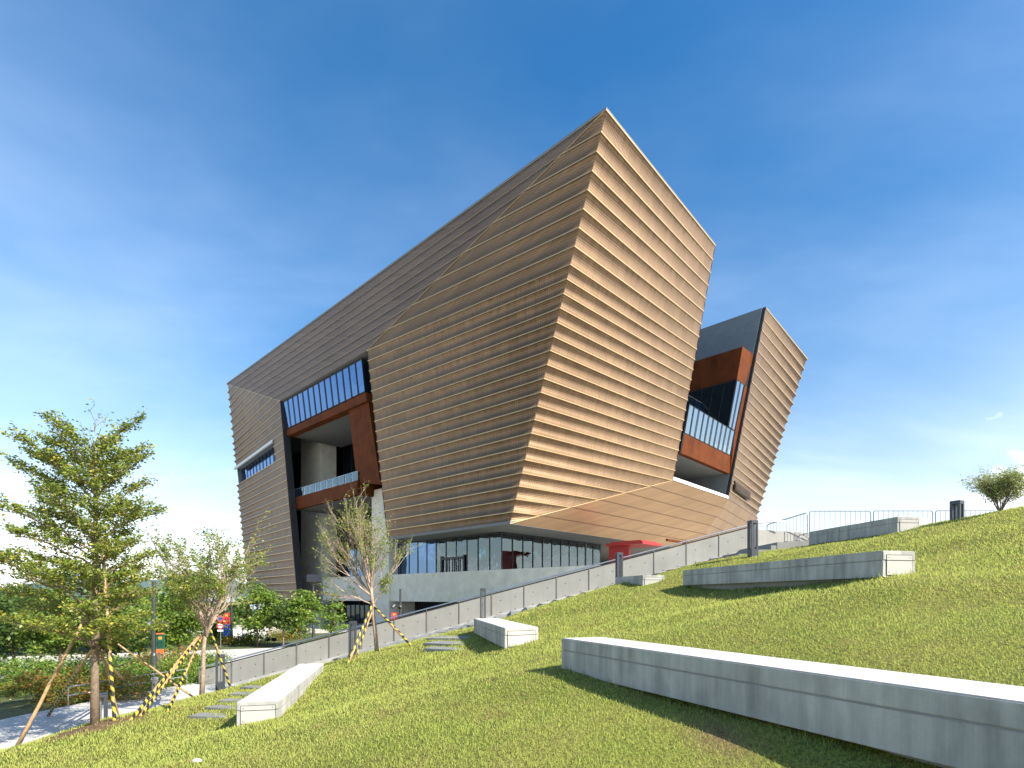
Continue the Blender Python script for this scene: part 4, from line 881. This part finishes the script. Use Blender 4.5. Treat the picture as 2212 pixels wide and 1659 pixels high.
# far shore tree line behind the plaza
for i, (u, d, vt) in enumerate(((420, 75, 1296), (455, 80, 1300), (490, 72, 1302), (520, 85, 1300), (350, 70, 1294), (585, 70, 1312))):
    gt(u, vt, 1345, 26, d, ['distant tree left of the banner lamp', 'distant tree behind the road sign', 'distant tree behind the green cabinet', 'distant tree behind the white block', 'distant tree behind the bright green tree', 'distant low tree under the left wing'][i], 'leaf_dark', seed=30+i, leafsize=.4, nclump=30, per=30)
def shrub(u, v_top, d, w, zg, label, mat, seed, leaf=.07, n=26, per=70):
    x = bx(u, d); h = (HY-v_top)/F*d-zg; blob_tree((x, d, zg), h, w/2, h*.55, label, mat, leafsize=leaf, nclump=n, per=per, seed=seed, name='shrub', cat='shrub', group='shrubs along the path')
sh = [(150, 1446, 18.2, 1.7, 'leaf_red', 'orange tipped shrub left of the big tree trunk'), (68, 1452, 18.6, 1.5, 'leaf_red', 'small orange shrub nearest the left edge'), (10, 1440, 20, 2.0, 'leaf_fresh', 'green shrub at the left edge of the hedge'), (262, 1442, 18.6, 1.6, 'leaf_red', 'orange tipped shrub right of the big tree trunk'), (205, 1440, 19.5, 1.6, 'leaf_red', 'yellow orange shrub directly behind the big tree trunk'), (305, 1436, 20.5, 1.7, 'leaf_fresh', 'green shrub just left of the near lamp post'), (365, 1425, 22.0, 2.0, 'leaf_fresh', 'green shrub right of the near lamp post'), (418, 1424, 22.8, 1.8, 'leaf_fresh', 'green shrub at the wall end'), (455, 1412, 27, 2.2, 'leaf_fresh', 'green shrub behind the wall end'), (330, 1412, 26, 2.4, 'leaf_red', 'reddish shrub behind the near lamp post'), (400, 1404, 29, 2.4, 'leaf_red', 'reddish shrub before the pale road'), (100, 1428, 23, 2.6, 'leaf_fresh', 'wide green shrub under the left trees'), (190, 1425, 24, 2.6, 'leaf_dark', 'dark shrub under the middle left trees'), (270, 1420, 25, 2.6, 'leaf_fresh', 'wide green shrub left of the road'), (20, 1420, 25, 3.0, 'leaf_dark', 'dark wide shrub far behind the left edge')]
for i, (u, v, d, w, m_, lb) in enumerate(sh): shrub(u, v, d, w, -3.72-(d-18)*.05, lb, m_, 60+i, leaf=.075 if d < 23 else .11)
for i, (u, d, w, lb, m_) in enumerate(((510, 49, 3.2, 'flowering low shrub before the cabinets', 'leaf_red'), (545, 49.5, 3.0, 'yellow green low shrub before the white block', 'leaf_fresh'), (440, 51, 4.0, 'low green shrub left of the cabinets', 'leaf_fresh'), (400, 50, 4.0, 'low shrub left of the road sign', 'leaf_fresh'), (600, 54, 3.6, 'yellow flowering shrub right of the white block', 'leaf_red'), (630, 56, 3.2, 'low green shrub below the round tree', 'leaf_fresh'))):
    shrub(u, HY+(4.6-1.0)*F/d, d, w, GZ+.1, lb, m_, 90+i, leaf=.14, n=24, per=46)
# ------------------------------------------------------------------ lamp posts, signs, cabinets
def spot(parent, p, dirv):
    dirv = Vector(dirv).normalized(); part('lamp_head', 'lamp_post_paint', lambda m: m.tube([p-dirv*.16, p-dirv*.1, p, p+dirv*.14, p+dirv*.2], [.07, .12, .14, .14, .12], 10), parent, smooth=False)
def banner(parent, p, w, h, mats, axis=Vector((1, 0, 0))):
    for i, m_ in enumerate(mats):
        z1 = -i*h/len(mats); z0 = -(i+1)*h/len(mats)+.01
        b_ = part('banner', m_, lambda m: m.prism([p+UP*z1, p+axis*w+UP*z1, p+axis*w+UP*z0, p+UP*z0], (0, .02, 0)), parent)
        lt = MB(); hh = h/len(mats); rs = random.Random(i+len(m_))
        for g in range(4):
            cx_ = p+axis*w*(.3+.4*(g % 2))+UP*(z1-hh*(.52+.24*(g//2)))+Vector((0, -.006, 0))
            for s_ in range(4): lt.box(cx_+axis*rs.uniform(-.13, .13)*w+UP*rs.uniform(-.09, .09)*hh, ((.18*w, .004, .03*hh) if s_ % 2 else (.035*w, .004, .16*hh)))
        lt.build('lettering', 'ink', b_)
        part('emblem', 'banner_yellow' if m_ != 'banner_yellow' else 'banner_red', lambda m: m.box(p+axis*w*.5+UP*(z1-hh*.2)+Vector((0, -.006, 0)), (w*.42, .004, hh*.2)), b_)
def lamp(u, d, zg, ztop, r, label, heads=(), ban=None, solar=False):
    x = bx(u, d); o = Vector((x, d, zg)); t = thing('lamp_post', o, label, 'lamp post', 'dark lamp posts of the forecourt')
    part('pole', 'lamp_post_paint', lambda m: m.tube([o-UP*.1, o+UP*.05, o+UP*.3, o+UP*1.4, o+UP*1.5, o+UP*(ztop-zg)], [r*2.3, r*2.2, r*1.9, r*1.45, r, r*.95], 12), t, smooth=False)
    for (dx, dz, dr_) in heads:
        p = o+Vector((dx, -.1, dz)); part('bracket', 'lamp_post_paint', lambda m: m.tube([Vector((x, d, p.z)), p], .03, 6), t); spot(t, p, dr_)
    if ban:
        bxo, bz, bw, bh, mats = ban; banner(t, o+Vector((bxo, -.05, bz)), bw, bh, mats)
        part('banner_arm', 'lamp_post_paint', lambda m: m.tube([Vector((x, d, zg+bz)), o+Vector((bxo+(bw if bxo > 0 else 0), -.03, bz+.02))], .018, 5), t)
    if solar:
        c = o+Vector((.1, 0, ztop-zg+.1)); ax = (Vector((.9, .3, 0)).normalized(), Vector((-.25, .75, .6)).normalized(), Vector((0, 0, 1)))
        ax = (ax[0], ax[1], ax[0].cross(ax[1])); part('solar_panel', 'dark_metal', lambda m: m.box(c+UP*.25, (1.5, 1.3, .06), ax), t); part('battery_box', 'lamp_post_paint', lambda m: m.box(c-UP*.2, (.5, .4, .3)), t)
lamp(332, 21.0, -3.75, .57, .075, 'tall dark lamp post with two round spotlights beside the path', [(-.12, 2.62, (-.2, -.6, -.7)), (.48, 2.62, (.5, -.5, -.7))], (.12, 2.2, .34, .55, ['banner_green']))
lamp(500, 50, GZ, -.1, .085, 'dark lamp post carrying the red and blue banner', [(-.5, 3.3, (-.3, -.5, -.7))], (-.75, 3.0, .62, 2.2, ['banner_red', 'banner_blue']))
lamp(677, 56, GZ, 1.5, .09, 'dark lamp post with solar panel and green yellow banner', [(-1.0, 3.3, (-.3, -.5, -.7))], (-1.75, 2.9, .5, 2.1, ['banner_green', 'banner_yellow']), True)
lamp(865, 37, GZ, .48, .075, 'lamp post with small red banner rising behind the stair wall', [(-.45, 3.9, (-.5, -.5, -.6)), (0.0, 3.9, (0, -.7, -.6))], (-.62, 3.45, .38, .7, ['banner_red']))
# road sign with two red rimmed discs
x = bx(476.5, 46); o = Vector((x, 46, GZ)); t = thing('road_sign', o, 'pole with two round red rimmed traffic signs before the cabinet', 'road sign')
part('pole', 'galvanised', lambda m: m.tube([o, o+UP*2.95], .03, 7), t)
for zc, m_ in ((2.62, 'banner_blue'), (2.02, 'banner_red')):
    c = o+UP*zc+Vector((0, -.05, 0)); dsk = part('sign_disc', 'banner_red', lambda m: m.tube([c, c+Vector((0, -.015, 0))], .29, 20), t)
    part('sign_face', 'white_paint' if m_ == 'banner_red' else 'banner_blue', lambda m: m.tube([c+Vector((0, -.016, 0)), c+Vector((0, -.02, 0))], .2, 18), dsk)
    part('sign_bar', 'banner_red', lambda m: m.box(c+Vector((0, -.025, 0)), (.36, .006, .09) if m_ == 'banner_red' else (.06, .006, .4)), dsk)
part('sign_plate', 'white_paint', lambda m: m.box(o+UP*1.6+Vector((0, -.05, 0)), (.5, .02, .16)), t)
# service cabinets
def cabinet(u0, u1, v0, v1, d, mat, label, ribs):
    x0, x1 = bx(u0, d), bx(u1, d); zb = GZ+.1; zt = (HY-v0)/F*d; t = thing('utility_cabinet', ((x0+x1)/2, d, zb), label, 'cabinet', 'utility cabinets on the verge')
    part('body', mat, lambda m: m.prism([(x0, d, zb), (x1, d+.5, zb), (x1-.3, d+2.0, zb), (x0-.3, d+1.5, zb)], (0, 0, zt-zb)), t, bevel=.02)
    part('lid', 'galvanised' if ribs else 'white_paint', lambda m: m.prism([(x0-.06, d-.06, zt+.003), (x1+.06, d+.44, zt+.003), (x1-.24, d+2.06, zt+.003), (x0-.36, d+1.56, zt+.003)], (0, 0, .07)), t)
    for i in range(ribs):
        s = (i+.5)/ribs; p = Vector((x0+(x1-x0)*s, d+.5*s, zb)); part('rib', 'dark_metal', lambda m: m.box(p+Vector((0, -.02, (zt-zb)/2)), (.05, .04, (zt-zb)*.9)), t)
cabinet(455, 490, 1354, 1386, 53, 'cabinet_green', 'ribbed dark green metal utility cabinet on the verge', 8)
cabinet(497, 533, 1361, 1388, 51.5, 'white_paint', 'low white utility block right of the green cabinet', 0)
cabinet(538, 573, 1363, 1386, 53.5, 'pale_paint', 'pale utility block rightmost of the three cabinets', 0)
# orange notice board behind the near lamp post
x = bx(345, 24); o = Vector((x, 24, -3.9)); t = thing('notice_board', o, 'orange red notice board standing behind the near lamp post', 'notice board')
part('board', 'orange_board', lambda m: m.box(o+UP*1.75, (.36, .06, .95)), t, bevel=.01); part('post', 'bark_brown', lambda m: m.box(o+UP*.6, (.12, .1, 1.5)), t)
part('small_panel', 'pale_paint', lambda m: m.box(o+UP*1.95+Vector((0, -.034, 0)), (.2, .004, .18)), t)
# small white box light at the path edge
o = Vector((bx(334, 19.2)-.0, 19.2, -3.6)); t = thing('path_marker', o, 'small white capped marker box at the path edge', 'marker')
part('post', 'pale_paint', lambda m: m.box(o+UP*.28, (.13, .13, .6)), t, bevel=.01); part('cap', 'white_paint', lambda m: m.box(o+UP*.62, (.17, .17, .08)), t, bevel=.01)
# two garden floodlights
for i, (u, lb) in enumerate(((578, 'left small black floodlight on the verge grass'), (592, 'right small black floodlight on the verge grass'))):
    o = Vector((bx(u, 50), 50, GZ+.1)); t = thing('floodlight', o, lb, 'floodlight', 'floodlights on the verge')
    part('stake', 'dark_metal', lambda m: m.tube([o, o+UP*.3], .03, 6), t); part('head', 'dark_metal', lambda m: m.box(o+UP*.42, (.42, .2, .3), (Vector((1, 0, 0)), Vector((0, .9, .4)).normalized(), Vector((0, -.4, .9)).normalized())), t, bevel=.02)
# ------------------------------------------------------------------ stepping stones, stones
def slab(u0, u1, v, d0, label, w=.3):
    pa = gnd(u0, v); pb = gnd(u1, v-4); c = (pa+pb)/2; dx = (pb-pa); dx.z = 0; dx.normalize(); dy = Vector((-dx.y, dx.x, 0)); L = Vector((pb.x-pa.x, pb.y-pa.y, 0)).length
    cs = [Vector((c.x, c.y, 0))+dx*i*L/2+dy*j*w/2 for i, j in ((-1, -1), (1, -1), (1, 1), (-1, 1))]
    zc = sum(g1(q.x, q.y) for q in cs)/4+.014
    t = MB(); t.prism([Vector((q.x, q.y, zc*.55+.45*(g1(q.x, q.y)+.014))) for q in cs], (0, 0, -.35)); o = t.build('stepping_stone', 'step_stone', bevel=.01)
    tag(o, label, 'stepping stone', 'stone slabs set in the lawn')
slab(421, 520, 1548, 0, 'lowest grey stepping stone at the foot of the white bench')
slab(455, 545, 1531, 0, 'second lowest grey stepping stone beside the white bench')
slab(480, 560, 1515, 0, 'third grey stepping stone from the bottom beside the white bench')
slab(503, 580, 1501, 0, 'fourth grey stepping stone from the bottom beside the white bench')
slab(527, 600, 1487, 0, 'uppermost grey stepping stone beside the white bench')
slab(926, 1042, 1404, 0, 'nearest long stone slab left of the wedge shaped bench', .34)
slab(930, 1030, 1391, 0, 'second long stone slab left of the wedge shaped bench', .55)
slab(934, 1026, 1379, 0, 'third long stone slab left of the wedge shaped bench', .66)
slab(938, 1024, 1367, 0, 'farthest long stone slab left of the wedge shaped bench', .8)
def rock(p, s, label, mat='stone'):
    bm = bmesh.new(); bmesh.ops.create_icosphere(bm, subdivisions=3, radius=1)
    for v in bm.verts:
        q = v.co; f = 1+.13*math.sin(q.x*3.1+1)*math.cos(q.y*2.7)+.09*math.sin(q.z*5+q.x*4); v.co = Vector((q.x*s[0]*f, q.y*s[1]*f, q.z*s[2]*f))
    me = bpy.data.meshes.new('stone'); bm.to_mesh(me); bm.free(); me.polygons.foreach_set('use_smooth', [True]*len(me.polygons)); me.materials.append(M[mat]); o = bpy.data.objects.new('stone', me); C.objects.link(o); o.location = p
    tag(o, label, 'stone')
p = gnd(425, 1647); rock(p+UP*.02, (.075, .05, .035), 'small pale flat stone lying in the lawn at lower left')
p = gnd(842, 1386); rock(p+UP*.02, (.22, .16, .13), 'dark rough stone on the lawn edge beside the bare tree', 'step_stone')
# ------------------------------------------------------------------ distant airplane
o = at(368, 1022.5, 4200); t = thing('airplane', o, 'tiny white airplane low in the sky at left', 'airplane')
part('fuselage', 'white_paint', lambda m: m.tube([o+Vector((-17, 0, -.6)), o+Vector((-14, 0, 0)), o+Vector((10, 0, .4)), o+Vector((17, 0, 2))], [.4, 2, 2, .6], 8), t)
for s in (-1, 1): part('wing', 'white_paint', lambda m: m.prism([o+Vector((-4, 0, 0)), o+Vector((3, 0, 0)), o+Vector((8, s*14, s*3+4)), o+Vector((5, s*14, s*3+4))], (0, 0, .5)), t)
part('tail_fin', 'white_paint', lambda m: m.prism([o+Vector((11, 0, 1)), o+Vector((16, 0, 1.5)), o+Vector((18, 0, 7)), o+Vector((16, 0, 7))], (0, .4, 0)), t)
# ------------------------------------------------------------------ grass blades
def build_grass():
    n = 4200000; x = RNG.uniform(-12, 20, n); y = RNG.uniform(-3, 21.8, n); d = np.hypot(x, y)
    dens = np.minimum(1.0, (5.0/np.maximum(d, .1))**1.55); k = RNG.random(n) < dens*.9
    k &= (x < 1.25*y+4) & (x > -1.25*y-4) & (d > .8)
    x, y, d = x[k], y[k], d[k]
    ll = np.interp(y, [e[0] for e in EDGE], [e[1] for e in EDGE]); bk = np.where(x > -6.2, 18.95, 21.7)
    bare = np.maximum(1.25-np.hypot((x+9.6)/1.2, (y-12.2)/.95)+.25*np.sin(x*7+y*5), .62-np.hypot((x-1.75)/.38, (y-4.55)/.8)*.7)
    k = (x > ll) & (y < bk) & (RNG.random(len(x)) > np.clip(bare*1.5, 0, .93)); x, y, d = x[k], y[k], d[k]
    ex, ey = [], []
    for P_ in BENCH_PLANS:
        for i in range(4):
            a_, b_ = P_[i], P_[(i+1) % 4]; L_ = math.hypot(b_[0]-a_[0], b_[1]-a_[1]); k_ = int(L_*95); tt = RNG.random(k_)**1.0; cl = (np.sin(tt*L_*5.3+i*2+a_[0])+np.sin(tt*L_*12.1) > .1)
            tt = tt[cl]; ox = RNG.normal(0, .045, len(tt)); oy = RNG.normal(0, .045, len(tt)); ex.append(a_[0]+(b_[0]-a_[0])*tt+ox); ey.append(a_[1]+(b_[1]-a_[1])*tt+oy)
    nb_ = len(x); x = np.concatenate([x]+ex); y = np.concatenate([y]+ey); d = np.hypot(x, y); istall = np.arange(len(x)) >= nb_
    z = np.concatenate([gz(x[i:i+40000], y[i:i+40000]) for i in range(0, len(x), 40000)])
    m = len(x); az = RNG.uniform(0, 2*np.pi, m); ln = (.022+.032*RNG.random(m)**2)*np.clip(d/8, .9, 1.6); w = .0027*np.clip(d/4.5, 1, 3.2)*(RNG.random(m)*.6+.7); lean = RNG.uniform(.25, 1.15, m)
    tall = RNG.random(m) < .006; ln = np.where(tall, ln*2.2, ln); ln = np.where(istall, .05+.09*RNG.random(m), ln); lean = np.where(istall, lean*.6, lean)
    b = np.stack([x, y, z-.008], 1); h = np.stack([np.cos(az), np.sin(az), np.zeros(m)], 1); s = np.stack([-np.sin(az), np.cos(az), np.zeros(m)], 1)
    tip = b+h*(ln*np.sin(lean))[:, None]+np.array([0, 0, 1])*(ln*np.cos(lean)+.008)[:, None]
    q = np.stack([b-s*w[:, None], b+s*w[:, None], tip], 1).reshape(-1, 3)
    me = numpy_mesh('grass', q, 3, 'grass_blade', RNG.random(m)); o = new_obj('grass', me); tag(o, 'short sunlit grass covering the sloping lawn', 'grass', kind='stuff'); print('blades', m)
build_grass()
